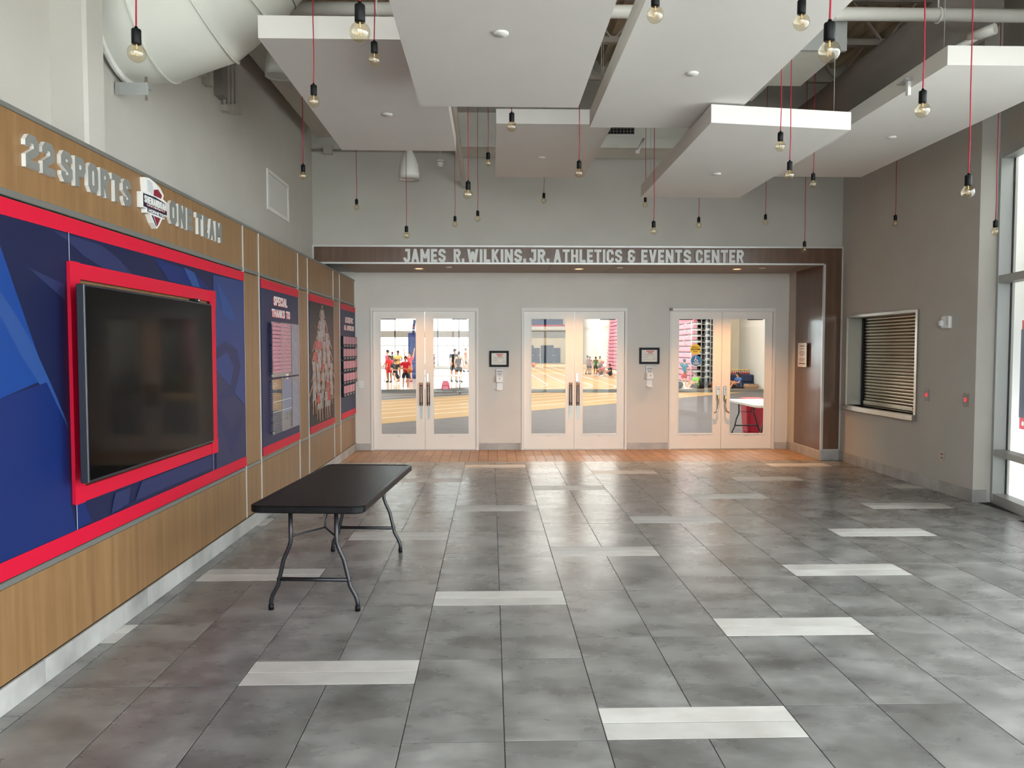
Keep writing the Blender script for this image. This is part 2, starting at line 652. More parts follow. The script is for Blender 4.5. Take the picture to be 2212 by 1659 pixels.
hd = struct('trim_2', MB().box(-2.75, 5.52, 11.925, 11.96, 3.085, 3.36), m_wooddark, 'walnut header beam over the doors')
for x0, x1 in ((-2.745, -0.02), (-0.015, 2.98), (2.985, 5.515)):
    bx('walnut_panel', m_wooddark, hd, x0, x1, 11.91, 11.926, 3.10, 3.335)
bx('metal_edge', m_trim, hd, -2.75, 5.525, 11.903, 11.95, 3.335, 3.362)
bx('metal_edge', m_trim, hd, -2.75, 5.22, 11.903, 11.95, 3.074, 3.10)
bx('metal_edge', m_trim, hd, -2.75, -2.725, 11.903, 11.95, 3.10, 3.335)
po = struct('trim_3', MB().box(5.235, 5.6, 11.925, 13.35, 0, 3.09), m_dark, 'walnut clad post beside the shutter window')
bx('walnut_panel', m_wooddark, po, 5.24, 5.515, 11.91, 11.926, 0.175, 3.10)
bx('walnut_panel', m_wooddark, po, 5.22, 5.236, 11.935, 13.0, 0.15, 3.085)
bx('plaster_return', m_wall, po, 5.22, 5.236, 13.0, 13.3, 0.0, 3.085)
bx('metal_edge', m_trim, po, 5.212, 5.246, 11.90, 11.937, 0.16, 3.085)
bx('metal_edge', m_trim, po, 5.50, 5.526, 11.90, 11.93, 0.16, 3.34)
bx('metal_edge', m_trim, po, 5.235, 5.515, 11.90, 11.93, 0.16, 0.175)
bx('metal_edge', m_trim, po, 5.212, 5.236, 11.93, 13.0, 0.138, 0.15)
bx('base_tile', m_base, po, 5.215, 5.53, 11.905, 11.926, 0, 0.16)
bx('base_tile', m_base, po, 5.212, 5.236, 11.927, 13.29, 0, 0.138)

bb = struct('baseboard_back', MB().box(-2.35, -2.33, 13.28, 13.3, 0, 0.05), m_base, 'stone tile skirting between the doors')
for x0, x1 in ((-2.345, -2.10), (-0.205, 0.512), (2.392, 3.10), (5.0, 5.21)):
    MB().box(x0, x1, 13.282, 13.299, 0.001, 0.12, 0.001).build('base_tile', m_base, bb, origin=((x0 + x1) / 2, 13.29, 0.06))

# ---- right wall with the shutter opening
SY0, SY1, SZ0, SZ1 = 9.79, 11.70, 0.90, 2.24
wr = MB()
wr.box(5.52, 5.67, 8.555, SY0, 0, 6.2).box(5.52, 5.67, SY1, 12.1, 0, 6.2)
wr.box(5.52, 5.67, SY0, SY1, 0, SZ0).box(5.52, 5.67, SY0, SY1, SZ1, 6.2)
struct('wall_right', wr, m_wall, 'grey plaster wall with the steel shutter window')
br = struct('baseboard_right', MB().box(5.51, 5.52, 8.56, 11.9, 0, 0.05), m_base, 'stone tile skirting of the right wall')
y = 8.545
for y2 in (9.35, 10.55, 11.3, 11.9):
    MB().box(5.503, 5.519, y + 0.0015, y2 - 0.0015, 0.001, 0.145, 0.001).build('base_tile', m_base, br, origin=(5.51, (y + y2) / 2, 0.07))
    y = y2
MB().box(5.503, 5.672, 8.536, 8.553, 0.001, 0.145, 0.001).build('base_tile', m_base, br, origin=(5.6, 8.54, 0.07))

# ---- window wall on the right
def wp(s, d, z):
    return WA + WD * s + WN * d + Vector((0, 0, z))


def wbox(s0, s1, d0, d1, z0, z1):
    return MB().obox(wp((s0 + s1) / 2, (d0 + d1) / 2, (z0 + z1) / 2), WD, WN, (0, 0, 1), abs(s1 - s0), abs(d1 - d0), z1 - z0)


struct('wall_window', wbox(-0.05, WLEN + 0.1, -0.18, 0.0, 3.97, 6.2), m_wall, 'grey plaster wall above the tall windows')
struct('wall_corner', MB().box(5.62, 5.95, 8.56, 8.75, 0, 6.2), m_wall, 'grey plaster return beside the tall windows')
win = struct('window_1', wbox(0, WLEN, -0.16, 0.0, -0.2, 0.035), m_alu, 'tall aluminium framed window wall on the right')
ZT = [(0.035, 0.11), (0.545, 0.615), (2.50, 2.585), (3.89, 3.97)]
MS = [0.05] + [0.05 + 1.68 * k for k in range(1, 8)]
for z0, z1 in ZT:
    wbox(0, WLEN, -0.15, 0.0, z0, z1).build('transom', m_alu, win)
for s in MS:
    wbox(s - 0.045, s + 0.045, -0.15, 0.004, 0.035, 3.97).build('mullion', m_alu, win)
for s0, s1 in zip(MS[:-1], MS[1:]):
    for (a, b), (c2, d2) in zip(ZT[:-1], ZT[1:]):
        g = wbox(s0 + 0.045, s0 + 0.06, -0.14, -0.125, b, c2)
        g2 = wbox(s1 - 0.06, s1 - 0.045, -0.14, -0.125, b, c2)
        g.add(g2.v, g2.f)
        g.build('gasket', m_gasket, win)
        wbox(s0 + 0.045, s1 - 0.045, -0.135, -0.13, b, c2).build('pane', m_glassw, win)

# ---- storefront behind the viewer
RX0, RX1 = -2.75, win_x(-3.3)
rw = struct('window_2', MB().box(RX0, RX1, -3.4, -3.25, 4.75, 6.2), m_wall, 'glazed storefront behind the viewer')
nm = 5
for i in range(nm + 1):
    x = RX0 + 0.05 + (RX1 - RX0 - 0.1) * i / nm
    bx('mullion', m_alu, rw, x - 0.04, x + 0.04, -3.4, -3.25, 0, 4.75)
for z in (0.04, 0.9, 2.5, 4.7):
    bx('transom', m_alu, rw, RX0, RX1, -3.39, -3.26, z - 0.04, z + 0.04)
bx('pane', m_glassw, rw, RX0, RX1, -3.335, -3.33, 0, 4.7)

# ---- ceiling deck and joists
dk = MB()
xs0 = -3.0
pts = []
x = xs0
while x < 6.2:
    pts += [(x, 6.2), (x + 0.09, 6.2), (x + 0.12, 6.12), (x + 0.21, 6.12)]
    x += 0.24
poly = pts + [(x, 6.35), (xs0, 6.35)]
nn = len(pts)
vs = [(q[1 - 1], -3.5, q[1]) for q in pts] + [(q[0], 12.2, q[1]) for q in pts]
dk.add(vs, [(i, i + 1, i + 1 + nn, i + nn) for i in range(nn - 1)])
dk.box(-3.0, 6.2, -3.5, 12.2, 6.3, 6.4)
ceil = struct('ceiling', dk, m_deck, 'ribbed metal roof deck with open joists')
for i in range(11):
    yj = -2.2 + 1.3 * i
    j = MB()
    j.box(-2.75, 5.6, yj - 0.05, yj + 0.05, 6.02, 6.1).box(-2.75, 5.6, yj - 0.04, yj + 0.04, 5.5, 5.56)
    x = -2.7
    up = True
    while x < 5.2:
        j.bar((x, yj, 5.53 if up else 6.06), (x + 0.42, yj, 6.06 if up else 5.53), 0.025, 0.025)
        x += 0.42
        up = not up
    j.build('joist', m_steel_dark, ceil)

# ---- three double doors
m_bronze = mat('dark_bronze', rgb(74, 52, 48), 0.35, metal=0.5)
m_lightgrey = mat('light_grey_metal', rgb(178, 184, 180), 0.35, metal=0.3)
m_bar = mat('panic_bar_steel', rgb(132, 132, 130), 0.45, metal=0.2)


def disc(c, r, n=24, d=0.002):
    return MB().lathe([(r, 0), (r, d)], c, n, False, 'y')


def make_door(idx, x0, x1, label):
    f = 0.036
    mb = MB()
    mb.box(x0, x0 + f, 13.285, 13.42, 0, DH).box(x1 - f, x1, 13.285, 13.42, 0, DH).box(x0 + f, x1 - f, 13.285, 13.42, DH - 0.058, DH)
    mb.box(x0 + f, x0 + f + 0.012, 13.375, 13.42, 0, DH - 0.058).box(x1 - f - 0.012, x1 - f, 13.375, 13.42, 0, DH - 0.058)
    d = struct('door_%d' % idx, mb, m_white, label)
    bx('threshold', m_alu, d, x0 + f, x1 - f, 13.29, 13.44, -0.003, 0.012)
    xc = (x0 + x1) / 2
    ya, yb = 13.325, 13.372
    for side in (-1, 1):
        a, b = (x0 + f + 0.004, xc - 0.003) if side < 0 else (xc + 0.003, x1 - f - 0.004)
        ga, gb = (a + 0.118, b - 0.137) if side < 0 else (a + 0.137, b - 0.118)
        gz0, gz1, zt = 0.262, 2.297, DH - 0.062
        l = MB()
        l.box(a, ga, ya, yb, 0.012, zt).box(gb, b, ya, yb, 0.012, zt)
        l.box(ga, gb, ya, yb, 0.012, gz0).box(ga, gb, ya, yb, gz1, zt)
        leaf = l.build('door_leaf', m_door, d)
        bd = MB()
        t = 0.014
        bd.box(ga, ga + t, ya - 0.006, ya + 0.02, gz0, gz1).box(gb - t, gb, ya - 0.006, ya + 0.02, gz0, gz1)
        bd.box(ga + t, gb - t, ya - 0.006, ya + 0.02, gz0, gz0 + t).box(ga + t, gb - t, ya - 0.006, ya + 0.02, gz1 - t, gz1)
        bd.build('glazing_bead', m_door, leaf)
        bx('pane', m_glass, leaf, ga, gb, ya + 0.021, ya + 0.027, gz0, gz1)
        bx('panic_bar', m_bar, leaf, a + 0.06, b - 0.05, yb + 0.035, yb + 0.075, 0.995, 1.055, 0.006)
        ce = gb - 0.30 if side > 0 else ga
        bx('door_closer', m_black, leaf, ce, ce + 0.27, yb + 0.005, yb + 0.06, 2.272, 2.32, 0.006)
        hx = b - 0.06 if side < 0 else a + 0.06
        if idx < 3:
            h = MB()
            for o in (-0.018, 0.018):
                h.tube([(hx + o, ya - 0.045, 0.775), (hx + o, ya - 0.045, 1.178)], 0.009, 8)
            for z in (0.82, 1.13):
                h.box(hx - 0.027, hx + 0.027, ya - 0.05, ya, z - 0.008, z + 0.008)
            h.build('pull_handle', m_bronze, leaf)
            pl_ = [(hx - 0.02, 0.56), (hx - 0.012, 0.535), (hx + 0.012, 0.535), (hx + 0.02, 0.56), (hx + 0.02, 0.79), (hx - 0.02, 0.79)]
            MB().prism(pl_, lambda u, v, q: (u, q, v), ya - 0.004, ya).build('handle_strip', m_lightgrey, leaf)  # narrow light grey strip below the pull bars
            if side > 0:
                bx('lock_plate', m_chrome, leaf, hx - 0.035, hx + 0.01, ya - 0.012, ya, 1.19, 1.34, 0.004)
        else:
            bx('lock_plate', m_chrome, leaf, hx - 0.03, hx + 0.03, ya - 0.012, ya, 0.86, 1.11, 0.004)
            s = -side
            h = MB()
            h.tube([(hx, ya - 0.01, 0.95), (hx, ya - 0.055, 0.95), (hx, ya - 0.06, 0.74), (hx + side * -0.0 - s * 0.02, ya - 0.055, 0.67), (hx - s * 0.07, ya - 0.05, 0.645)], 0.013, 8)
            h.build('pull_handle', m_chrome, leaf)
            MB().lathe([(0.012, -0.02), (0.012, 0.0)], (hx, ya - 0.012, 1.06), 12, True, 'y').build('lock_cylinder', m_chrome, leaf)
        bx('maker_tag', m_lightgrey, leaf, (ga + gb) / 2 - 0.03, (ga + gb) / 2 + 0.03, ya - 0.002, ya, 0.232, 0.24)
    if idx == 3:
        bx('operator_track', m_plastic, d, x0 + 0.02, x1 - 0.02, 13.262, 13.286, DH - 0.04, DH - 0.005, 0.004)
        bx('operator_end_cap', m_ductgrey, d, x0 - 0.01, x0 + 0.045, 13.255, 13.287, DH - 0.05, DH + 0.0, 0.004)
    return d


make_door(1, *DX[0], 'white double door with glass panels nearest the oak wall')
make_door(2, *DX[1], 'white double door with glass panels in the middle')
make_door(3, *DX[2], 'white double door with round stickers on its glass')


# ---- block lettering
def glyph_strokes(ch):
    c = 0.24
    k = 0.15
    O = [(c, 0), (1 - c, 0), (1, k), (1, 1 - k), (1 - c, 1), (c, 1), (0, 1 - k), (0, k)]
    G = {
        'O': [('C', O)], '0': [('C', O)],
        'C': [('P', [(1, .34), (1, k), (1 - c, 0), (c, 0), (0, k), (0, 1 - k), (c, 1), (1 - c, 1), (1, 1 - k), (1, .66)])],
        'S': [('P', [(0, .27), (0, k), (c, 0), (1 - c, 0), (1, k), (1, .36), (0, .64), (0, 1 - k), (c, 1), (1 - c, 1), (1, 1 - k), (1, .73)])],
        'J': [('P', [(0, .3), (0, k), (c, 0), (1 - c, 0), (1, k), (1, 1)]), ('P', [(.45, 1), (1, 1)])],
        'U': [('P', [(0, 1), (0, k), (c, 0), (1 - c, 0), (1, k), (1, 1)])],
        'D': [('C', [(0, 0), (1 - c, 0), (1, k), (1, 1 - k), (1 - c, 1), (0, 1)])],
        'P': [('P', [(0, 0), (0, 1), (1 - c, 1), (1, 1 - k), (1, .5 + k), (1 - c, .47), (0, .47)])],
        'R': [('P', [(0, 0), (0, 1), (1 - c, 1), (1, 1 - k), (1, .55 + k), (1 - c, .5), (0, .5)]), ('D', [(.5, .5), (1, 0)])],
        'E': [('P', [(1, 0), (0, 0), (0, 1), (1, 1)]), ('P', [(0, .5), (.8, .5)])],
        'F': [('P', [(0, 0), (0, 1), (1, 1)]), ('P', [(0, .5), (.8, .5)])],
        'L': [('P', [(0, 1), (0, 0), (1, 0)])],
        'T': [('P', [(0, 1), (1, 1)]), ('P', [(.5, 0), (.5, 1)])],
        'I': [('P', [(.5, 0), (.5, 1)])],
        'H': [('P', [(0, 0), (0, 1)]), ('P', [(1, 0), (1, 1)]), ('P', [(0, .5), (1, .5)])],
        'A': [('D', [(0, 0), (.5, 1)]), ('D', [(1, 0), (.5, 1)]), ('P', [(.2, .27), (.8, .27)])],
        'V': [('D', [(0, 1), (.5, 0)]), ('D', [(1, 1), (.5, 0)])],
        'W': [('D', [(0, 1), (.24, 0)]), ('D', [(.5, .9), (.24, 0)]), ('D', [(.5, .9), (.76, 0)]), ('D', [(1, 1), (.76, 0)])],
        'M': [('P', [(0, 0), (0, 1)]), ('P', [(1, 0), (1, 1)]), ('D', [(0, 1), (.5, .2)]), ('D', [(1, 1), (.5, .2)])],
        'N': [('P', [(0, 0), (0, 1)]), ('P', [(1, 0), (1, 1)]), ('D', [(0, 1), (1, 0)])],
        'K': [('P', [(0, 0), (0, 1)]), ('D', [(.1, .42), (1, 1)]), ('D', [(.3, .58), (1, 0)])],
        'Y': [('D', [(0, 1), (.5, .45)]), ('D', [(1, 1), (.5, .45)]), ('P', [(.5, 0), (.5, .5)])],
        '2': [('P', [(0, .7), (0, 1 - k), (c, 1), (1 - c, 1), (1, 1 - k), (1, .58), (0, .25), (0, 0), (1, 0)])],
        '&': [('P', [(1, .45), (1, k), (1 - c, 0), (c, 0), (0, k), (0, .4), (.2, .53), (.75, .53)]), ('P', [(.2, .53), (0, .66), (0, 1 - k), (c, 1), (1 - c, 1), (1, 1 - k), (1, .78)])],
        '.': [('P', [(.5, -.02), (.5, .1)])],
        ',': [('P', [(.5, -.1), (.5, .1)])],
    }
    return G[ch]


GW = {'I': 0.36, '.': 0.3, ',': 0.3, ' ': 0.5, 'W': 1.45, 'M': 1.3, 'N': 1.08, 'E': 0.86, 'F': 0.84, 'L': 0.86, 'J': 0.92, 'A': 1.08, 'V': 1.05}


def offset_poly(pts, t, closed):
    n = len(pts)
    Lp, Rp = [], []
    for i in range(n):
        p = Vector(pts[i])
        a = Vector(pts[i - 1]) if (closed or i > 0) else None
        b = Vector(pts[(i + 1) % n]) if (closed or i < n - 1) else None
        if a is None:
            d = (b - p).normalized()
            nrm, k = Vector((-d.y, d.x)), 1
        elif b is None:
            d = (p - a).normalized()
            nrm, k = Vector((-d.y, d.x)), 1
        else:
            d1, d2 = (p - a).normalized(), (b - p).normalized()
            n1, n2 = Vector((-d1.y, d1.x)), Vector((-d2.y, d2.x))
            nrm = (n1 + n2).normalized()
            k = min(1.0 / max(0.3, nrm.dot(n1)), 1.6)
        Lp.append(p + nrm * t / 2 * k)
        Rp.append(p - nrm * t / 2 * k)
    return Lp, Rp


def text_letters(s, fn, u0, u1, v0, v1, d0, d1, m, parent, thick=0.21, aspect=0.56, name='letter', join=False, gap=0.17, out=1):
    """block letters between u0..u1 (wall coordinates) as separate letter meshes"""
    H = v1 - v0
    tot = sum(GW.get(ch, 1.0) for ch in s) + gap * (len(s) - 1)
    cw = (u1 - u0) / tot
    t = min(thick * H, 0.36 * cw)
    u = u0
    J = MB() if join else None
    for ch in s:
        w = GW.get(ch, 1.0) * cw
        if ch != ' ':
            mb = J or MB()
            bw, bh = max(w - t, 0.001), H - t

            def mp(p):
                return (u + t / 2 + p[0] * bw, v0 + t / 2 + p[1] * bh)
            sgn = 1 if d1 > d0 else -1
            lift = 0
            for kind, pts in glyph_strokes(ch):
                q = [mp(p) for p in pts]
                lift += 1
                if kind == 'D':
                    (xa, ya), (xb, yb) = q
                    e = t / 2 if ya != yb else 0
                    ya2 = ya + (t / 2 if ya > yb else -t / 2) * (1 if pts[0][1] in (0, 1) else 0)
                    yb2 = yb + (t / 2 if yb > ya else -t / 2) * (1 if pts[1][1] in (0, 1) else 0)
                    mb.prism([(xa - e, ya2), (xa + e, ya2), (xb + e, yb2), (xb - e, yb2)], fn, d0, d1 + out * lift * 0.0005)
                    continue
                if kind == 'P':
                    q = [Vector(p) for p in q]
                    lone = len(q) == 2 and len(glyph_strokes(ch)) >= 1
                    if ch in 'EFH' and lone and pts[0][1] == pts[1][1] == .5:
                        q[0] = q[0] + Vector((t * 0.98, 0))
                        if ch == 'H':
                            q[1] = q[1] - Vector((t * 0.98, 0))
                    q[0] = q[0] + (q[0] - q[1]).normalized() * t / 2 if pts[0][0] in (0, 1) and pts[0][1] in (0, 1) or lone else q[0]
                    q[-1] = q[-1] + (q[-1] - q[-2]).normalized() * t / 2 if pts[-1][0] in (0, 1) and pts[-1][1] in (0, 1) or lone else q[-1]
                A, B = offset_poly(q, t, kind == 'C')
                n_ = len(q)
                for i in range(n_ if kind == 'C' else n_ - 1):
                    i2 = (i + 1) % n_
                    mb.prism([A[i], A[i2], B[i2], B[i]], fn, d0, d1 + out * (lift * 0.0005 + (i % 2) * 0.0002))
            if not join:
                mb.build(name, m, parent)
        u += w + gap * cw
    if join:
        J.build(name, m, parent)


fL = lambda u, v, d: (d, u, v)            # left wall: u = y, v = z, depth = x
fB = lambda u, v, d: (u, d, v)            # facing the viewer: u = x, v = z, depth = y

t = thing('header_lettering', 'pale block letters naming the athletics centre on the walnut header', 'sign', (1.3, 11.9, 3.2))


def at_origin(parent):
    """keep world coordinates for parts built in world space under a moved Empty"""
    for ch in parent.children:
        ch.matrix_parent_inverse = Matrix.Translation(-Vector(parent.location)) if not any(parent.rotation_euler) else parent.matrix_basis.inverted()


SEG = [('JAMES', 872, 962), ('R.', 979, 1001), ('WILKINS,', 1008, 1133), ('JR.', 1141, 1183), ('ATHLETICS', 1193, 1341), ('&', 1353, 1369), ('EVENTS', 1382, 1490), ('CENTER', 1500, 1605)]


def hx_(px):
    return -1.35 + (px - 872) * (3.94 + 1.35) / (1605 - 872)


for s, a, b in SEG:
    text_letters(s, fB, hx_(a), hx_(b), 3.102, 3.302, 11.91, 11.885, m_letterw, t, 0.235, out=-1)
at_origin(t)

t = thing('wall_lettering', 'grey raised block letters above the big screen on oak', 'sign', (-2.35, 5.3, 2.75))
for s, a, b in (('22', 3.945, 4.20), ('SPORTS', 4.262, 5.065), ('ONE', 5.665, 6.085), ('TEAM', 6.17, 6.735)):
    text_letters(s, fL, a, b, 2.672, 2.84, XW, -2.334, m_letterside, t, 0.25, gap=0.3)
    text_letters(s, fL, a, b, 2.672, 2.84, -2.3325, -2.3305, m_letter, t, 0.25, gap=0.3, name='letter_face')
at_origin(t)

# ---- crest between the words: plain shield with the lettering band
m_maroon = mat('maroon_vinyl', rgb(128, 24, 44), 0.4)
m_crestgrey = mat('pale_grey_vinyl', rgb(196, 198, 200), 0.4)
m_navyd = mat('deep_navy_vinyl', rgb(20, 28, 58), 0.4)
t = thing('crest_sign', 'shield shaped crest with navy lettering band between the grey words', 'sign', (-2.35, 5.38, 2.75))


def cr(p):
    return (5.19 + p[0] * 0.40, 2.59 + p[1] * 0.325)


plate = [(.02, .66), (.02, .34), (.17, .34), (.17, .26), (.30, .26), (.42, .1), (.55, 0), (.66, .1), (.78, .26), (.87, .26), (.87, .34), (1.0, .34), (1.0, .64), (.82, .69), (.86, .78), (.72, .9), (.5, .97), (.3, 1.0), (.14, .98), (.17, .7)]
MB().prism([cr(p) for p in plate], fL, XW, -2.318).build('backing_plate', m_white, t)


def flat(polys, x, m, name, par, dx=0.0012):
    for q in polys:
        MB().prism([cr(p) for p in q], fL, x, x + dx).build(name, m, par)


flat([[(.045, .635), (.045, .365), (.97, .365), (.97, .615), (.5, .655)]], -2.318, m_navyd, 'lettering_band', t)
flat([[(.195, .365), (.195, .285), (.845, .285), (.845, .365)]], -2.318, m_navyd, 'name_band', t)
flat([[(.15, .445), (.15, .40), (.90, .40), (.90, .445)]], -2.3168, m_maroon, 'red_stripe', t)
flat([[(.44, .25), (.70, .25), (.56, .05)], [(.44, .68), (.74, .68), (.78, .76), (.62, .85), (.46, .80)]], -2.318, m_maroon, 'maroon_field', t)
flat([[(.20, .94), (.22, .72), (.40, .69), (.43, .78), (.40, .92), (.30, .96)], [(.52, .90), (.66, .86), (.74, .82), (.68, .89)]], -2.318, m_crestgrey, 'grey_field', t)
flat([[(.34, .25), (.41, .25), (.55, .04), (.50, .06)]], -2.318, m_navyd, 'navy_edge', t)
text_letters('SHENANDOAH', fL, 5.222, 5.565, 2.7385, 2.787, -2.3168, -2.315, m_letterw, t, 0.2, join=True, name='lettering')
text_letters('UNIVERSITY', fL, 5.262, 5.54, 2.7222, 2.7335, -2.3156, -2.3145, m_letterw, t, 0.2, join=True, name='lettering')
text_letters('HORNETS', fL, 5.285, 5.515, 2.6855, 2.7065, -2.3168, -2.315, m_letterw, t, 0.2, join=True, name='lettering')
at_origin(t)

# ================================================================== THINGS ON THE OAK WALL
m_blueA = mat('royal_blue_print', rgb(16, 58, 128), 0.5, spec=0.3)
m_blueB = mat('mid_blue_print', rgb(14, 36, 94), 0.5, spec=0.3)
m_blueC = mat('pale_blue_print', rgb(38, 70, 130), 0.5, spec=0.3)
m_blueD = mat('dusk_blue_print', rgb(36, 44, 84), 0.5, spec=0.3)
m_blueE = mat('slate_blue_print', rgb(46, 50, 82), 0.5, spec=0.3)
m_blueF = mat('haze_blue_print', rgb(44, 60, 112), 0.5, spec=0.3)
t = thing('wall_mural', 'big navy and red graphic around the television on the oak wall', 'mural', (-2.35, 4.5, 1.5))
XM = -2.345
for y0, y1, z0, z1 in ((1.63, 4.40, 0.64, 2.485), (6.44, 7.345, 0.64, 2.485), (4.40, 6.44, 0.64, 0.97), (4.40, 6.44, 2.15, 2.485)):
    bx('mural_board', m_navy, t, XW + 0.001, XM, y0, y1, z0, z1)
for z0, z1 in ((0.64, 0.732), (2.40, 2.485)):
    bx('red_band', m_red, t, XM, XM + 0.003, 1.63, 7.345, z0, z1)
ART = {
    'b1': [(3.0, 2.39), (3.62, 2.39), (3.74, 2.25), (3.83, 2.08), (3.98, 1.8), (4.09, 1.6), (3.71, 1.52), (3.0, 1.4)],
    'b1light': [(3.4, 2.38), (3.73, 2.03), (3.83, 1.94), (3.98, 1.78), (4.13, 1.57), (4.27, 1.36), (4.29, 1.31), (4.12, 1.48), (3.89, 1.71), (3.72, 1.92), (3.3, 2.3)],
    'b2': [(3.0, 1.4), (3.71, 1.52), (4.09, 1.58), (4.28, 1.32), (4.29, 0.89), (4.34, 0.735), (3.0, 0.735)],
    'spike': [(3.95, 2.17), (4.28, 2.11), (4.29, 2.02), (4.09, 2.11)],
    'sweep': [(4.18, 2.39), (4.7, 2.38), (4.91, 2.32), (5.09, 2.24), (4.74, 2.24), (4.49, 2.29), (4.34, 2.35)],
    'blueR': [(5.4, 2.39), (6.13, 2.36), (6.51, 2.25), (5.67, 2.25)],
    'rbase': [(6.54, 2.38), (7.34, 2.395), (7.34, 1.21), (6.54, 1.6)],
    'rlow': [(6.54, 1.6), (7.34, 1.2), (7.34, 0.735), (6.54, 0.735)],
    'hook': [(6.54, 1.75), (6.8, 1.83), (7.12, 1.75), (7.21, 1.59), (7.01, 1.33), (6.67, 1.3), (6.59, 1.36), (6.93, 1.44), (7.02, 1.59), (6.86, 1.73), (6.54, 1.66)],
    'tail': [(6.54, 1.32), (6.88, 1.1), (6.85, 0.99), (7.25, 1.15), (7.14, 0.93), (6.9, 0.8), (6.61, 1.15)],
    'fin': [(6.61, 2.35), (6.99, 2.13), (7.1, 2.0), (6.76, 2.06)],
    'fin2': [(5.92, 2.38), (6.13, 2.36), (6.24, 2.25), (6.08, 2.25)],
    'low1': [(4.79, 0.86), (4.99, 0.86), (4.96, 0.76), (4.73, 0.74), (4.76, 0.81)],
    'low2': [(5.15, 0.87), (6.44, 0.87), (6.43, 0.76), (5.05, 0.76)],
    'tri': [(4.34, 0.88), (4.42, 0.88), (4.5, 0.75), (4.34, 0.74)],
}
CM = {'b1': m_blueA, 'b1light': m_blueC, 'b2': m_blueB, 'spike': m_blueD, 'sweep': m_blueD, 'blueR': m_blueB, 'rbase': m_blueF, 'rlow': m_blueE,
      'hook': m_blueD, 'tail': m_blueD, 'fin': m_blueC, 'fin2': m_blueC, 'low1': m_blueD, 'low2': m_blueD, 'tri': m_blueB}
mats_, mb = [], MB()
lay = 0
for k, q in ART.items():
    if CM[k] not in mats_:
        mats_.append(CM[k])
    mb.cur = mats_.index(CM[k])
    lay += 1
    e = XM + 0.0003 * lay
    n_ = len(q)
    mb.add([(e, a, b) for a, b in q], [tuple(range(n_))])
mb.build('mural_print', mats_, t, fix=False)
m_seam = mat('pale_seam', rgb(170, 178, 200), 0.6)
for y0, z0, z1 in ((4.331, 2.24, 2.40), (4.343, 0.735, 0.885), (6.466, 0.735, 0.885)):
    bx('board_seam', m_seam, t, XM + 0.005, XM + 0.006, y0 - 0.0025, y0 + 0.0025, z0, z1)
# raised red surround of the television
for y0, y1, z0, z1 in ((4.31, 6.53, 2.15, 2.24), (4.31, 6.53, 0.885, 0.97), (4.31, 4.40, 0.97, 2.15), (6.44, 6.53, 0.97, 2.15)):
    bx('red_surround', m_red, t, XM, XM + 0.02, y0, y1, z0, z1)
for y0, y1, z0, z1 in ((4.30, 4.405, 2.03, 2.243), (4.30, 4.405, 0.882, 1.09), (6.40, 6.533, 2.10, 2.243), (6.40, 6.533, 0.882, 1.0)):
    bx('surround_corner', m_red, t, XM + 0.02, XM + 0.024, y0, y1, z0, z1)
at_origin(t)

t = thing('television', 'large black flat television mounted in the red surround', 'television', (-2.24, 5.15, 1.02))
bx('television_body', m_tvbody, t, -2.246, -2.2, 4.21, 6.10, 1.02, 2.11, 0.005)
bx('screen', m_screen, t, -2.2005, -2.198, 4.224, 6.088, 1.036, 2.097)
bx('wall_mount', m_black, t, XW, -2.246, 4.6, 5.7, 1.25, 1.9)
bx('sensor_bar', m_black, t, -2.26, -2.21, 5.80, 5.90, 2.11, 2.135, 0.004)
MB().lathe([(0.012, 0), (0.012, 0.01)], (-2.21, 5.85, 2.123), 12, True, 'x').build('camera_lens', m_chrome, t)
at_origin(t)


def poster(name, label, y0, y1, z0=0.655, z1=2.475):
    t = thing(name, label, 'poster', (-2.35, (y0 + y1) / 2, z0))
    bx('poster_board', m_posterbg, t, XW + 0.001, XM, y0, y1, z0, z1)
    bx('red_band', m_red, t, XM, XM + 0.003, y0, y1, z1 - 0.09, z1)
    bx('red_band', m_red, t, XM, XM + 0.003, y0, y1, z0, z0 + 0.09)
    return t


m_posterbg = mat('slate_navy_vinyl', rgb(28, 37, 74), 0.45, spec=0.3)
m_pink = mat('pink_print_and_reflection', rgb(196, 138, 154), 0.5, var=0.2, vscale=30)
m_redtxt = mat('red_letter_edge', rgb(206, 20, 60), 0.5)
m_pale = mat('pale_grey_print', rgb(132, 134, 150), 0.4, var=0.12, vscale=14)
m_acrylic = glassmat('acrylic_sheet', (0.86, 0.87, 0.9, 1), 1.5, 0.03, 1.6)
m_printg = mat('grey_name_print', rgb(120, 126, 150), 0.4)

t = poster('donor_poster', 'navy poster thanking donors beneath acrylic name sheets', 7.875, 9.395)
for s, a, b, z0, z1 in (('SPECIAL', 8.34, 8.88, 2.232, 2.33), ('THANKS TO', 8.265, 8.99, 2.104, 2.19)):
    text_letters(s, fL, a - 0.018, b - 0.018, z0 - 0.006, z1 - 0.006, XM, XM + 0.0006, m_redtxt, t, 0.24, name='letter_shadow')
    text_letters(s, fL, a, b, z0, z1, XM + 0.0012, XM + 0.0028, m_letterw, t, 0.22)
for z0, z1 in ((1.455, 2.05), (0.845, 1.435)):
    bx('acrylic_sheet', m_acrylic, t, -2.318, -2.312, 8.14, 9.25, z0, z1)
    for yy in (8.17, 9.22):
        for zz in (z0 + 0.02, z1 - 0.02):
            MB().lathe([(0.009, 0), (0.009, 0.034)], (XM, yy, zz), 10, True, 'x').build('standoff', m_chrome, t)
pr = MB()
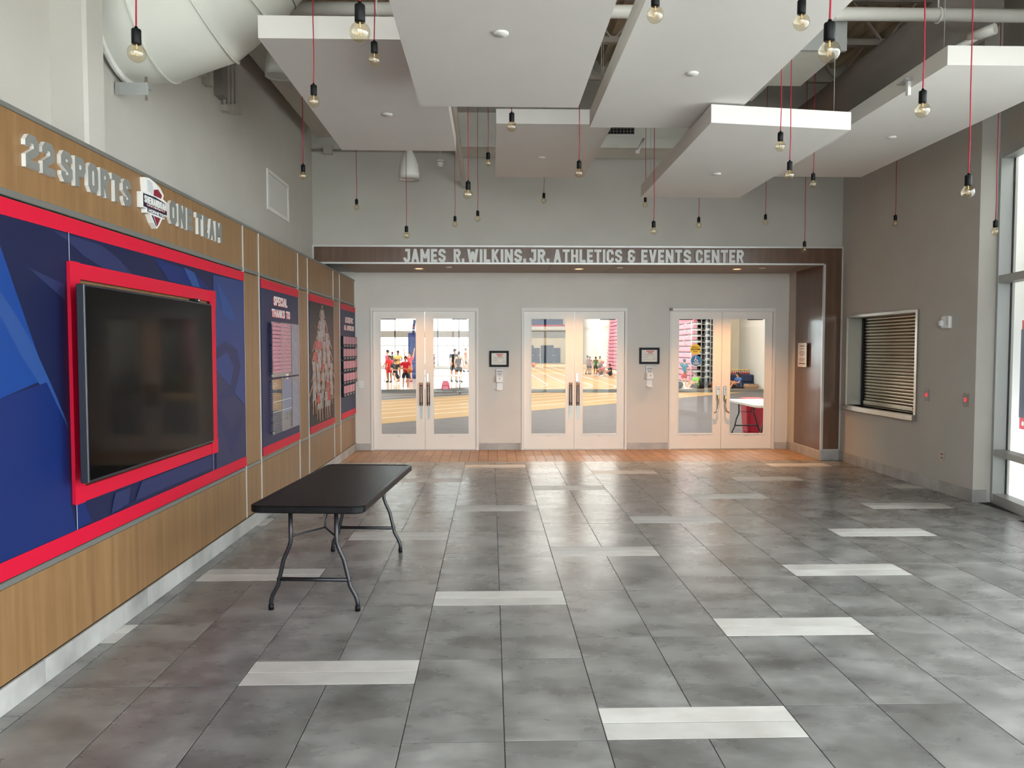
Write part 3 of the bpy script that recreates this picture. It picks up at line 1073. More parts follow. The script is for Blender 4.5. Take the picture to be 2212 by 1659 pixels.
for col, (ya, yb) in enumerate(((8.16, 8.50), (8.53, 8.89), (8.93, 9.23))):
    for z0, z1 in ((1.47, 2.04), (0.86, 1.42)):
        zz = z1 - 0.03
        while zz > z0 + 0.02:
            w = random.uniform(0.5, 0.95) * (yb - ya)
            if random.random() < 0.9:
                pr.box(XM, XM + 0.0008, ya + 0.02, ya + 0.02 + w * 0.45, zz - 0.008, zz)
                pr.box(XM, XM + 0.0008, ya + 0.03 + w * 0.48, ya + w * 0.98, zz - 0.008, zz)
            zz -= 0.026
pr.build('name_print', m_pale, t)
pk = MB()
for ya, yb in ((8.16, 8.50), (8.53, 8.89)):
    for i in range(13):
        pk.box(-2.3115, -2.3108, ya, yb, 2.035 - 0.042 * i - 0.032, 2.035 - 0.042 * i)
pk.build('sheet_print_and_reflection', m_pink, t)  # pink bands paint in the bleachers' reflection on the acrylic
bx('sheet_print_and_reflection', m_pale, t, -2.3115, -2.3108, 8.93, 9.23, 1.47, 2.04)
bx('sheet_print_and_reflection', m_printg, t, -2.3115, -2.3108, 8.53, 8.90, 1.05, 1.42)
bx('sheet_print_and_reflection', m_pale, t, -2.3115, -2.3108, 8.93, 9.23, 0.86, 1.42)
for zz in (1.19, 1.08):
    bx('sheet_rule', m_letterw, t, -2.311, -2.3105, 8.16, 8.9, zz, zz + 0.006)
bx('sheet_rule', m_letterw, t, -2.311, -2.3105, 8.515, 8.522, 0.86, 2.04)
at_origin(t)

m_posterdk = mat('charcoal_photo_print', rgb(20, 20, 26), 0.45, spec=0.3, var=0.3, vscale=2)
t = poster('athlete_poster', 'dark poster showing a crowd of athletes printed in white and red', 9.935, 11.475)
bx('photo_ground', m_posterdk, t, XM, XM + 0.0006, 9.935, 11.475, 0.745, 2.385)
m_skinp = mat('printed_skin', rgb(160, 118, 96), 0.4, var=0.35, vscale=25)
m_whp = mat('printed_white_kit', rgb(150, 146, 146), 0.4, var=0.4, vscale=25)
m_rdp = mat('printed_red_kit', rgb(186, 30, 44), 0.4, var=0.25, vscale=25)
mb = MB()
rnd = random.Random(11)


def fig(cy, cz, s, kit, lean, lay):
    e = XM + 0.0008 + lay * 0.00012
    def q(pts, mi):
        mb.cur = mi
        mb.add([(e, cy + (a * 1.9 + lean * b) * s, cz + b * s) for a, b in pts], [tuple(range(len(pts)))])
    q([(-.05, .42), (0, .40), (.05, .42), (.055, .5), (0, .54), (-.055, .5)], 0)
    q([(-.13, .38), (.13, .38), (.10, .05), (-.10, .05)], kit)
    q([(-.11, .05), (.11, .05), (.13, -.16), (.01, -.14), (-.12, -.16)], 1 if kit == 2 else kit)
    q([(-.11, -.16), (-.03, -.15), (-.05, -.55), (-.10, -.55)], 0)
    q([(.04, -.15), (.12, -.16), (.15, -.55), (.10, -.55)], 0)
    ax = rnd.choice((-.3, -.2, .25, .32))
    az = rnd.choice((.55, .1, .0, .6))
    q([(-.13, .38), (-.09, .32), (-abs(ax), az), (-abs(ax) - .05, az + .03)], 0)
    q([(.13, .38), (.09, .32), (abs(ax) * .8, .08), (abs(ax) * .8 + .05, .1)], 0)


rows = [(2.25, 1), (2.1, 2), (1.95, 3), (1.82, 4), (1.66, 4), (1.52, 5), (1.38, 5), (1.24, 5), (1.1, 4)]
for r_, (zz, nn) in enumerate(rows):
    for i in range(nn):
        yy = 10.72 + (i - (nn - 1) / 2) * 0.26 + rnd.uniform(-.07, .07)
        fig(yy, zz - 0.1, rnd.uniform(0.34, 0.46), rnd.choice((1, 1, 2, 1)), rnd.uniform(-.15, .15), r_ * 4 + i)
mb.build('athlete_print', [m_skinp, m_whp, m_rdp], t, fix=False)
at_origin(t)

t = poster('honours_poster', 'navy poster with rows of small framed portraits nearest the doors', 12.005, 13.275)
for s, a, b, z0, z1 in (('ACADEMIC', 12.37, 13.06, 2.185, 2.28), ('ALL AMERICANS', 12.27, 13.15, 2.066, 2.146)):
    text_letters(s, fL, a - 0.018, b - 0.018, z0 - 0.006, z1 - 0.006, XM, XM + 0.0006, m_redtxt, t, 0.24, name='letter_shadow')
    text_letters(s, fL, a, b, z0, z1, XM + 0.0012, XM + 0.0028, m_letterw, t, 0.2)
for i in range(5):
    zt = 1.965 - i * 0.196
    nn = 5 if i < 4 else 4
    bx('portrait_rail', m_black, t, XM, XM + 0.03, 12.04, 12.04 + nn * 0.245, zt - 0.18, zt, 0.003)
    for j in range(nn):
        a = 12.05 + j * 0.245
        bx('portrait', m_pink, t, XM + 0.03, XM + 0.033, a + 0.01, a + 0.225, zt - 0.125, zt - 0.006)
        bx('name_plate', m_pale, t, XM + 0.03, XM + 0.032, a + 0.06, a + 0.17, zt - 0.168, zt - 0.14)
at_origin(t)

# ---- wall vent high on the left wall
t = thing('wall_vent', 'white louvred grille high on the left wall', 'vent', (-2.75, 10.03, 3.48))
for y0, y1, z0, z1 in ((9.54, 9.59, 3.475, 3.975), (10.48, 10.53, 3.475, 3.975), (9.59, 10.48, 3.475, 3.52), (9.59, 10.48, 3.93, 3.975)):
    bx('grille_frame', m_white, t, -2.75, -2.735, y0, y1, z0, z1)
bx('grille_back', m_ductgrey, t, -2.75, -2.747, 9.59, 10.48, 3.52, 3.93)
for i in range(22):
    z = 3.525 + i * 0.0186
    MB().bar((-2.741, 9.59, z), (-2.741, 10.48, z), 0.002, 0.012, (0.6, 0, 1)).build('louvre', m_white, t)
at_origin(t)

# ---- conduits and boxes on the left wall
t = thing('conduit_run', 'bundle of painted conduits dropping down the left wall', 'conduit', (-2.75, 7.9, 4.2))
m_cond = mat('painted_conduit', rgb(178, 172, 162), 0.6)
for i in range(4):
    y = 8.0 + i * 0.12
    MB().tube([(-2.72, y, 4.22 + i * 0.04), (-2.72, y, 5.2), (-2.68, y, 5.36), (-2.55, y + 0.02, 5.45), (-1.9, y + 0.05, 5.46)], 0.016, 8).build('conduit', m_cond, t)
    bx('conduit_box', m_cond, t, -2.75, -2.67, y - 0.045, y + 0.045, 4.18 + i * 0.03, 4.24 + i * 0.04)
bx('wireway', m_ductgrey, t, -2.75, -2.66, 7.78, 7.93, 4.28, 5.4)
bx('switch_box', m_cond, t, -2.75, -2.68, 7.30, 7.42, 4.32, 4.55)
bx('switch_box', m_cond, t, -2.75, -2.67, 7.46, 7.56, 4.28, 4.5)
at_origin(t)

# ---- strut channel under the duct
t = thing('strut_channel', 'short steel strut bolted under the round duct', 'bracket', (-2.6, 5.6, 3.6))
MB().box(-2.74, -2.50, 5.74, 5.80, 3.66, 3.70).box(-2.74, -2.50, 5.74, 5.745, 3.61, 3.66).build('channel', m_alu, t)
MB().tube([(-2.53, 5.77, 3.58), (-2.53, 5.77, 3.75)], 0.01, 8).build('bolt', m_chrome, t)
at_origin(t)

# ================================================================== CEILING
PAN = [
    ('white rectangular ceiling panel nearest the left wall', 3.867, [(-1.58, 5.335), (-0.371, 5.335), (-0.371, 8.255), (-1.58, 8.255)]),
    ('largest looking white ceiling panel cut by the top centre of the picture', 3.621, [(-0.545, 3.55), (0.675, 3.55), (0.675, 5.98), (-0.545, 5.98)]),
    ('white ceiling panel right of centre with another tucked under its corner', 3.81, [(0.914, 4.1), (2.134, 4.1), (2.134, 7.155), (0.914, 7.155)]),
    ('low white ceiling panel with a bright front edge over the third door', 3.642, [(1.835, 6.41), (3.10, 6.59), (3.09, 9.54), (1.862, 9.54)]),
    ('white ceiling panel nearest the right wall and windows', 4.004, [(3.614, 6.06), (4.834, 6.06), (4.834, 9.97), (3.614, 9.97)]),
    ('small white ceiling panel deepest in the room near the back wall', 4.104, [(0.055, 8.07), (1.274, 8.07), (1.274, 10.54), (0.055, 10.54)]),
]
DISC = [(-0.93, 7.0), (0.06, 4.6), (1.5, 5.75), (2.43, 8.25), (4.25, 8.1), (0.62, 9.45)]
for (lab, z, q), dc in zip(PAN, DISC):
    cx_, cy_ = sum(p[0] for p in q) / 4, sum(p[1] for p in q) / 4
    t = thing('ceiling_panel', lab, 'ceiling panel', (cx_, cy_, z), group='hanging acoustic panels')
    MB().prism(q, lambda u, v, d: (u, v, d), z, z + 0.152).build('panel', m_cloud, t)
    MB().lathe([(0.042, -0.012), (0.046, -0.006), (0.046, 0.0)], (dc[0], dc[1], z), 20, True).build('sprinkler_cover', m_white, t)
    for p in q:
        px, py = p[0] * 0.86 + cx_ * 0.14, p[1] * 0.9 + cy_ * 0.1
        if cx_ < -0.9:
            py = max(py, 6.6)
        MB().tube([(px, py, z + 0.15), (px, py, 6.16)], 0.0025, 5).build('suspension_wire', m_alu, t)
    at_origin(t)

# ---- pendant bulbs
PEND = [
    (-1.603, 3.568, 3.093, 'globe bulb on red cord hanging in front of the round white duct'),
    (-0.515, 3.084, 3.001, 'large near globe bulb left of the top centre panel'),
    (-0.718, 4.818, 3.538, 'globe bulb just right of and below the large near bulb, top left of centre'),
    (-1.19, 5.25, 3.42, 'globe bulb hanging in front of the leftmost ceiling panel'),
    (-1.83, 7.586, 3.444, 'globe bulb hanging above and right of the wall vent'),
    (-1.802, 10.394, 3.657, 'small far globe bulb left of the white bell lamp'),
    (-1.003, 9.167, 3.106, 'globe bulb hanging low directly under the white bell lamp'),
    (-0.497, 10.645, 3.48, 'small far globe bulb left of the sloping pipe end'),
    (-0.183, 10.645, 3.555, 'small far globe bulb right of the sloping pipe end'),
    (-0.195, 6.6, 3.077, 'medium globe bulb right beside the lower end of the sloping pipe'),
    (-0.03, 8.25, 3.74, 'globe bulb touching the left edge of the small deep panel'),
    (0.166, 6.168, 3.526, 'globe bulb just under the far edge of the top centre panel'),
    (0.768, 11.2, 3.912, 'tiny globe bulb under the middle of the small deep panel'),
    (0.795, 3.75, 3.37, 'near globe bulb at the top edge right of the centre panel'),
    (0.80, 7.0, 3.355, 'globe bulb at the right corner of the small deep panel'),
    (2.211, 11.0, 3.824, 'tiny globe bulb half hidden behind the low panel corner'),
    (1.77, 8.34, 3.04, 'globe bulb hanging left of the low panel over the third door'),
    (2.821, 10.394, 3.439, 'small globe bulb below the far edge of the low panel'),
    (3.954, 11.0, 3.586, 'small globe bulb right of the low panel in front of the back wall'),
    (1.55, 3.85, 3.385, 'near globe bulb at the top edge beside the largest bulb on the right'),
    (1.276, 2.901, 2.875, 'largest nearest globe bulb on the right with visible filament'),
    (2.265, 6.0, 3.343, 'upper of two globe bulbs hanging before the bright panel edge'),
    (2.408, 6.168, 3.159, 'lower of two globe bulbs hanging before the bright panel edge'),
    (3.333, 7.904, 3.464, 'globe bulb in the gap between the two right panels'),
    (4.15, 10.08, 3.075, 'globe bulb hanging lowest, in front of the walnut header right end'),
    (2.42, 4.286, 3.094, 'globe bulb in front of the rightmost panel near the top right'),
    (3.027, 4.818, 2.751, 'large globe bulb on long red cord in front of the right wall'),
    (5.24, 9.85, 3.385, 'small globe bulb close to the right wall above the shutter'),
    (4.93, 7.4, 2.905, 'globe bulb beside the tall window frame'),
]
p0 = thing('pendant_bulb', PEND[0][3], 'pendant light', group='globe pendant bulbs')
prof = [(0.0, -0.0405)] + [(0.0405 * math.sin(a), -0.0405 * math.cos(a)) for a in [PI * k / 14 for k in range(1, 12)]] + [(0.02, 0.038), (0.0155, 0.048)]
gb_ = MB().lathe(prof, (0, 0, 0), 20).build('globe', m_bulb, p0)
fm = MB()
for k in range(4):
    a = PI / 2 * k
    fm.tube([(0.008 * math.cos(a), 0.008 * math.sin(a), -0.016), (0.008 * math.cos(a), 0.008 * math.sin(a), 0.016)], 0.0012, 4)
fm.tube([(0, 0, 0.016), (0, 0, 0.045)], 0.004, 6)
fm.build('filament', m_fil, gb_)
MB().lathe([(0.0, 0.118), (0.007, 0.118), (0.008, 0.108), (0.0195, 0.106), (0.021, 0.102), (0.021, 0.042), (0.0195, 0.04), (0.0, 0.04)], (0, 0, 0), 18).build('socket', m_black, p0)
roots = [p0]
for q in PEND[1:]:
    roots.append(copy_tree(p0))
for (x, y, z, lab), o in zip(PEND, roots):
    o.location = (x, y, z)
    o['label'] = lab
    wob = 0.004
    MB().tube([(0, 0, 0.116), (wob, 0, 0.3), (0.0, 0, 0.6), (0, 0, 6.21 - z)], 0.0036, 6).build('cord', m_cord, o)

# ---- round duct elbow at upper left
dy = 5.86
ctr = [(-2.80, 4.28), (-2.72, 4.28), (-2.50, 4.285), (-2.19, 4.395), (-2.0, 4.55), (-1.56, 5.05), (-0.95, 5.745), (-0.62, 6.12)]
t = thing('round_duct', 'large white round duct bending at the upper left', 'duct', (-2.2, dy, 4.2))
R = 0.52
MB().tube([(x, dy, z) for x, z in ctr], R, 40, smooth=True).build('duct_tube', m_duct, t)


def ring(x, z, ang, r0, r1, w, name, m):
    d = Vector((math.cos(ang), 0, math.sin(ang)))
    c = Vector((x, dy, z))
    u, v = Vector((0, 1, 0)), d.cross(Vector((0, 1, 0)))
    mb = MB()
    n = 40
    vs = []
    for rr, s in ((r0, -w / 2), (r1, -w / 2), (r1, w / 2), (r0, w / 2)):
        for j in range(n):
            a = 2 * PI * j / n
            vs.append(c + d * s + (u * math.cos(a) + v * math.sin(a)) * rr)
    fs = []
    for k in range(4):
        for j in range(n):
            k2 = (k + 1) % 4
            fs.append((k * n + j, k * n + (j + 1) % n, k2 * n + (j + 1) % n, k2 * n + j))
    mb.add(vs, fs)
    mb.build(name, m, t)


ring(-2.70, 4.28, 0, 0.51, 0.56, 0.022, 'end_flange', m_white)
ring(-2.50, 4.285, 0.17, 0.52, 0.533, 0.014, 'seam', m_duct)
ring(-2.19, 4.395, 0.51, 0.53, 0.543, 0.014, 'seam', m_duct)
ring(-2.0, 4.55, 0.77, 0.52, 0.556, 0.02, 'flange', m_duct)
for s in (0.2, 0.42, 0.64, 0.86):
    ring(-2.0 + s * 0.66, 4.55 + s * 0.75, 0.85, 0.52, 0.524, 0.007, 'seam', m_trimgrey)
at_origin(t)

# ---- beam, pipes, ducts
t = tag(MB().box(-2.52, -2.30, 6.2, 11.3, 4.83, 4.86).box(-2.42, -2.40, 6.2, 11.3, 4.86, 5.15).box(-2.52, -2.30, 6.2, 11.3, 5.15, 5.18).build('steel_beam', m_cond),
        'painted steel beam running along the left wall top', 'beam')
t = thing('sprinkler_main', 'thick white sprinkler pipe crossing the room overhead', 'pipe', (1.5, 6.9, 4.75))
MB().tube([(-2.7, 6.9, 4.745), (5.6, 6.9, 4.76)], 0.057, 16).build('pipe', m_pipe, t)
for x in (-1.0, 1.6, 4.02):
    MB().tube([(x, 6.9 + 0.064 * math.cos(a), 4.752 + 0.064 * math.sin(a)) for a in [PI * k / 8 - 0.2 for k in range(-4, 13)]], 0.008, 6, cap=True).build('clevis_hanger', m_pipe, t)
    MB().tube([(x, 6.9, 4.82), (x, 6.9, 6.1)], 0.006, 6).build('hanger_rod', m_pipe, t)
at_origin(t)
t = thing('sprinkler_branch', 'white branch pipe with bolted coupling at the top right', 'pipe', (4.25, 6.5, 4.9))
MB().tube([(4.28, 6.55, 4.86), (4.55, 5.8, 5.2), (4.6, 4.5, 5.25)], 0.036, 12).build('pipe', m_pipe, t)
MB().tube([(4.26, 6.6, 4.84), (4.30, 6.5, 4.885)], 0.055, 12).build('coupling', m_pipe, t)
MB().tube([(4.22, 6.62, 4.86), (4.22, 6.5, 4.9)], 0.02, 8).build('bolt', m_pipe, t)
MB().tube([(4.36, 6.62, 4.86), (4.36, 6.5, 4.9)], 0.02, 8).build('bolt', m_pipe, t)
at_origin(t)
t = thing('sprinkler_drop', 'white branch pipe angling down behind the rightmost panel', 'pipe', (4.2, 7.4, 4.6))
MB().tube([(4.55, 7.0, 4.66), (4.3, 7.35, 4.55), (4.05, 7.7, 4.4)], 0.03, 12).build('pipe', m_pipe, t)
MB().tube([(4.58, 6.95, 4.665), (4.46, 7.14, 4.65)], 0.05, 12).build('coupling', m_pipe, t)
at_origin(t)
tag(MB().tube([(-0.42, 6.9, 4.66), (-0.42, 9.1, 4.50), (-0.42, 11.94, 4.27)], 0.036, 12).build('sloping_pipe', m_pipe), 'white pipe sloping back to the rear wall', 'pipe')
tag(MB().tube([(4.62, 7.35, 5.0), (4.62, 11.94, 5.0)], 0.30, 28).build('grey_round_duct', m_ductgrey), 'grey round duct above the rightmost panel', 'duct')
t = thing('box_duct', 'pale rectangular duct above the right of centre panels', 'duct', (2.95, 7.5, 4.5))
bx('duct_body', m_duct, t, 2.55, 3.23, 7.06, 8.02, 4.5, 4.78)
bx('duct_flange', m_alu, t, 2.53, 3.25, 7.02, 7.06, 4.48, 4.80)
bx('duct_body', m_duct, t, 2.4, 2.95, 8.02, 8.7, 4.56, 4.74)
at_origin(t)
t = thing('rear_duct', 'long pale duct with a dark grille along the back wall', 'duct', (1.3, 11.5, 4.7))
bx('duct_body', m_duct, t, -0.55, 3.05, 11.3, 11.9, 4.70, 5.2)
bx('duct_lip', m_duct, t, -0.55, 3.05, 11.27, 11.31, 4.70, 4.84)
bx('grille_frame', m_white, t, 1.66, 2.12, 11.285, 11.301, 4.88, 5.12)
gr = MB()
for i in range(9):
    gr.box(1.69 + i * 0.05, 1.698 + i * 0.05, 11.272, 11.284, 4.9, 5.1)
for i in range(6):
    gr.box(1.68, 2.1, 11.272, 11.284, 4.9 + i * 0.039, 4.906 + i * 0.039)
gr.build('grille_bars', m_ductgrey, t)
bx('grille_back', m_dark, t, 1.68, 2.1, 11.280, 11.286, 4.9, 5.1)
at_origin(t)
t = thing('wall_conduit', 'thin conduit with junction box along the back wall top', 'conduit', (-2.0, 11.93, 4.8))
MB().tube([(-2.74, 11.925, 4.80), (5.45, 11.925, 4.80)], 0.018, 8).build('conduit', m_cond, t)
bx('junction_box', m_cond, t, -2.56, -2.42, 11.88, 11.95, 4.74, 4.86)
at_origin(t)
# bell shaped lamps
m_bell = mat('white_spun_metal', rgb(224, 224, 218), 0.45)
BELL = [(-1.10, 10.4, 4.03, 'white bell shaped pendant lamp in front of the back wall'), (-2.02, 7.5, 4.36, 'white bell shaped lamp peeking out behind the leftmost panel')]
b0 = None
for x, y, z, lab in BELL:
    if b0 is None:
        b0 = o = thing('bell_lamp', lab, 'pendant light', group='bell lamps')
        MB().lathe([(0.125, 0.02), (0.137, 0.0), (0.137, 0.09), (0.125, 0.2), (0.09, 0.3), (0.055, 0.37), (0.04, 0.41), (0.0, 0.42)], (0, 0, 0), 28).build('shade', m_bell, o)
        MB().lathe([(0.0, 0.06), (0.12, 0.06), (0.125, 0.02)], (0, 0, 0), 24).build('diffuser', m_crestgrey, o)
    else:
        o = copy_tree(b0)
        o['label'] = lab
    o.location = (x, y, z)
    MB().tube([(0, 0, 0.41), (0, 0, 6.13 - z)], 0.008, 6).build('stem', m_white, o)
t = thing('smoke_detector', 'small white smoke detector on a stem beside the bell lamp', 'detector', (-0.746, 11.4, 4.5))
MB().lathe([(0.0, -0.06), (0.035, -0.055), (0.05, -0.03), (0.06, -0.005), (0.06, 0.03), (0.045, 0.05), (0.0, 0.05)], (0, 0, 0), 18).build('detector_head', m_plastic, t)
MB().lathe([(0.062, -0.002), (0.062, 0.006)], (0, 0, 0), 18).build('detector_band', m_ductgrey, t)
MB().tube([(0, 0, 0.05), (0, 0, 1.6)], 0.006, 6).build('stem', m_white, t)
# small track brackets under the ceiling
t = thing('pipe_bracket', 'short white hanger bracket below the rear duct', 'bracket', (2.15, 11.0, 4.6))
MB().tube([(2.2, 11.1, 4.78), (2.08, 10.9, 4.56)], 0.02, 8).build('arm', m_white, t)
bx('foot', m_white, t, 2.04, 2.10, 10.87, 10.93, 4.52, 4.57)
at_origin(t)
t = thing('cable_clip', 'tiny white clip hanging beside the rightmost panel edge', 'bracket', (3.58, 6.6, 3.98))
bx('clip', m_white, t, 3.585, 3.612, 6.58, 6.62, 3.94, 4.06)
bx('clip_arm', m_alu, t, 3.55, 3.612, 6.55, 6.70, 4.06, 4.07)
at_origin(t)

# ---- warm recessed lights in the soffit
m_lamp = mat('warm_lamp_glow', rgb(255, 170, 90), 0.5, emit=(1.0, 0.36, 0.14, 1), estr=2.0)
labs = ['recessed soffit lamp over the first door', 'recessed soffit lamp over the middle door', 'recessed soffit lamp over the third door']
for (x, y, pw), lab in zip(((-1.18, 12.62, 23), (1.44, 12.60, 40), (4.05, 12.55, 54)), labs):
    t = thing('recessed_light', lab, 'light', (x, y, 3.078), group='soffit downlights')
    MB().lathe([(0.085, 0), (0.085, -0.006), (0.065, -0.006), (0.06, 0.0)], (0, 0, 0), 24).build('trim_ring', m_white, t)
    MB().lathe([(0.06, -0.002), (0.0, -0.002)], (0, 0, 0), 20).build('lens', m_lamp, t)
    l = bpy.data.lights.new('soffit_lamp', 'SPOT')
    l.energy = pw * 2.3
    l.color = (1.0, 0.46, 0.14)
    l.spot_size = math.radians(96)
    l.spot_blend = 1.0
    l.shadow_soft_size = 0.06
    o = bpy.data.objects.new('soffit_lamp', l)
    o.location = (0, 0, -0.02)
    o.parent = t
    COL.objects.link(o)
for i, x in enumerate((-0.68, 2.08, 4.4)):
    t = tag(MB().lathe([(0.05, 0), (0.05, -0.01), (0.03, -0.014), (0.0, -0.014)], (0, 0, 0), 18).build('soffit_sprinkler', m_white), ['small white cap in the soffit beside the first soffit lamp', 'small white cap in the soffit beside the middle soffit lamp', 'small white cap in the soffit beside the third soffit lamp'][i], 'sprinkler', 'soffit sprinkler caps')
    t.location = (x, 12.36, 3.078)

# ================================================================== FOLDING TABLE
def rounded_rect(w, l, r, n=6):
    pts = []
    for cx_, cy_, a0 in ((w / 2 - r, l / 2 - r, 0), (-w / 2 + r, l / 2 - r, PI / 2), (-w / 2 + r, -l / 2 + r, PI), (w / 2 - r, -l / 2 + r, 1.5 * PI)):
        for k in range(n + 1):
            a = a0 + PI / 2 * k / n
            pts.append((cx_ + r * math.cos(a), cy_ + r * math.sin(a)))
    return pts


def folding_table(name, label, loc, rz, top, legm, w=0.76, l=1.83, h=0.74):
    t = thing(name, label, 'table', loc, rz)
    layers = [(0.012, h - 0.05), (0.0, h - 0.042), (0.0, h - 0.008), (0.004, h - 0.002), (0.011, h)]
    mb = MB()
    rings = []
    for ins, z in layers:
        rings.append([(x, y, z) for x, y in rounded_rect(w - 2 * ins, l - 2 * ins, 0.075 - ins)])
    n = len(rings[0])
    vs = [p for r in rings for p in r]
    fs = [tuple(reversed(range(n)))]
    for i in range(len(rings) - 1):
        fs += [(i * n + j, i * n + (j + 1) % n, (i + 1) * n + (j + 1) % n, (i + 1) * n + j) for j in range(n)]
    # raised lip and inner field
    inner = [(x, y, h - 0.0025) for x, y in rounded_rect(w - 0.075, l - 0.075, 0.045)]
    lip = [(x, y, h) for x, y in rounded_rect(w - 0.065, l - 0.065, 0.05)]
    o1 = len(vs)
    vs += lip
    vs += inner
    fs += [((len(rings) - 1) * n + j, (len(rings) - 1) * n + (j + 1) % n, o1 + (j + 1) % n, o1 + j) for j in range(n)]
    fs += [(o1 + j, o1 + (j + 1) % n, o1 + n + (j + 1) % n, o1 + n + j) for j in range(n)]
    fs.append(tuple(o1 + n + j for j in range(n)))
    mb.add(vs, fs)
    mb.build('table_top', top, t)
    for e in (-1, 1):
        ye = e * 0.745
        for s in (-1, 1):
            x0, x1 = s * 0.155, s * 0.295
            leg = MB().tube([(x0, ye, h - 0.05), (x0, ye, 0.47), (x0 + s * 0.012, ye, 0.43), (x0 + s * 0.05, ye, 0.345), (x1 - s * 0.05, ye, 0.17), (x1 - s * 0.012, ye, 0.10), (x1, ye, 0.06), (x1, ye, 0.0)], 0.0145, 12).build('leg', legm, t)
            MB().lathe([(0.018, 0.0), (0.018, 0.034), (0.0155, 0.036)], (x1, ye, 0.0), 14).build('foot_cap', m_black, leg)
        MB().tube([(-0.25, ye, 0.21), (0.25, ye, 0.21)], 0.0135, 10).build('stretcher', legm, t)
        MB().tube([(-0.155, ye, 0.5), (0, ye - e * 0.27, 0.50), (0.155, ye, 0.5)], 0.006, 8).build('brace', legm, t)
        MB().tube([(0, ye - e * 0.26, 0.505), (0, ye - e * 0.42, h - 0.05)], 0.007, 8).build('brace', legm, t)
        MB().tube([(-0.24, ye, h - 0.055), (0.24, ye, h - 0.055)], 0.013, 8).build('hinge_bar', legm, t)
    return t


folding_table('folding_table', 'black plastic folding table standing by the oak wall', (-1.137, 5.845, 0), -math.radians(4.2), m_tabletop, m_blackmetal)

# ================================================================== WALL DEVICES
def cert(label, x0, x1, z0, z1, warm):
    t = thing('framed_certificate', label, 'picture frame', ((x0 + x1) / 2, 13.3, z0), group='framed certificates')
    b = 0.038
    for a in ((x0, x1, z1 - b, z1), (x0, x1, z0, z0 + b), (x0, x0 + b, z0 + b, z1 - b), (x1 - b, x1, z0 + b, z1 - b)):
        bx('frame', m_black, t, a[0], a[1], 13.275, 13.299, a[2], a[3])
    bx('paper', mat('certificate_paper', rgb(232, 226, 214), 0.6), t, x0 + b, x1 - b, 13.288, 13.292, z0 + b, z1 - b)
    w = x1 - x0
    mb = MB()
    rr = random.Random(int(x0 * 100))
    for f0, f1, v in ((.36, .70, .80), (.42, .60, .70)):
        x = x0 + w * f0
        while x < x0 + w * f1:
            q = rr.uniform(.008, .014)
            mb.box(x, x + q, 13.2865, 13.288, z0 + (z1 - z0) * v - 0.016, z0 + (z1 - z0) * v + 0.004)
            x += q + 0.004
    mb.build('red_heading', m_redtxt, t)
    mb = MB()
    for v, f0, f1 in ((.58, .2, .75), (.52, .25, .72), (.43, .2, .45), (.37, .2, .42), (.26, .2, .6), (.4, .68, .8), (.33, .68, .8), (.26, .66, .82)):
        mb.box(x0 + w * f0, x0 + w * f1, 13.2865, 13.288, z0 + (z1 - z0) * v, z0 + (z1 - z0) * v + 0.006)
    mb.build('small_print', m_cond, t)
    at_origin(t)


cert('black framed certificate between the first and middle doors', -0.032, 0.306, 1.45, 1.73, True)
cert('black framed certificate between the middle and third doors', 2.588, 2.941, 1.50, 1.785, False)
SAN = [(0.145, 1.05, 'white hand sanitiser dispenser between the first and middle doors'), (2.766, 1.10, 'white hand sanitiser dispenser between the middle and third doors')]
s0 = None
for x, z, lab in SAN:
    if s0 is None:
        s0 = o = thing('sanitiser_dispenser', lab, 'dispenser', group='sanitiser dispensers')
        bx('back_plate', m_plastic, o, -0.05, 0.05, -0.012, 0, 0.02, 0.36, 0.004)
        bx('notice_card', mat('notice_card', rgb(214, 216, 218), 0.4), o, -0.062, 0.062, -0.03, -0.012, 0.24, 0.365, 0.004)
        mb = MB()
        for zz, w in ((0.33, 0.05), (0.315, 0.06), (0.285, 0.05), (0.265, 0.035)):
            mb.box(-w / 1.2, w / 1.2, -0.0312, -0.03, zz - 0.006, zz + 0.004)
        mb.build('card_print', m_ductgrey, o)
        bx('dispenser_body', m_plastic, o, -0.064, 0.064, -0.10, -0.008, 0.13, 0.245, 0.012)
        bx('sensor_mark', m_ductgrey, o, -0.008, 0.008, -0.1012, -0.0995, 0.19, 0.215)
        bx('drip_guard', m_plastic, o, -0.05, 0.05, -0.02, -0.002, 0.01, 0.14, 0.004)
        MB().prism(rounded_rect(0.11, 0.09, 0.02, 4), lambda u, v, d: (u, v - 0.05, d), 0.0, 0.014).build('drip_tray', m_plastic, o)
    else:
        o = copy_tree(s0)
        o['label'] = lab
    o.location = (x, 13.299, z)


def outlet(name, label, c, ax, ay, m_pl, cat='outlet'):
    """small wall plate: c centre on the wall, ax along the wall, ay out of the wall"""
    ax, ay = Vector(ax), Vector(ay)
    t = thing(name, label, cat, c)
    def q(nm, m, u, v, d, su, sv, sd):
        MB().obox(ax * u + ay * d + Vector((0, 0, v)), ax, ay, (0, 0, 1), su, sd, sv).build(nm, m, t)
    q('cover_plate', m_pl, 0, 0, 0.004, 0.075, 0.118, 0.007)
    for v in (-0.022, 0.022):
        q('socket_face', m_ductgrey if m_pl is m_chrome else m_plastic, 0, v, 0.009, 0.034, 0.03, 0.004)
        q('socket_slot', m_black, -0.007, v, 0.0115, 0.004, 0.012, 0.002)
        q('socket_slot', m_black, 0.007, v, 0.0115, 0.004, 0.012, 0.002)
    return t


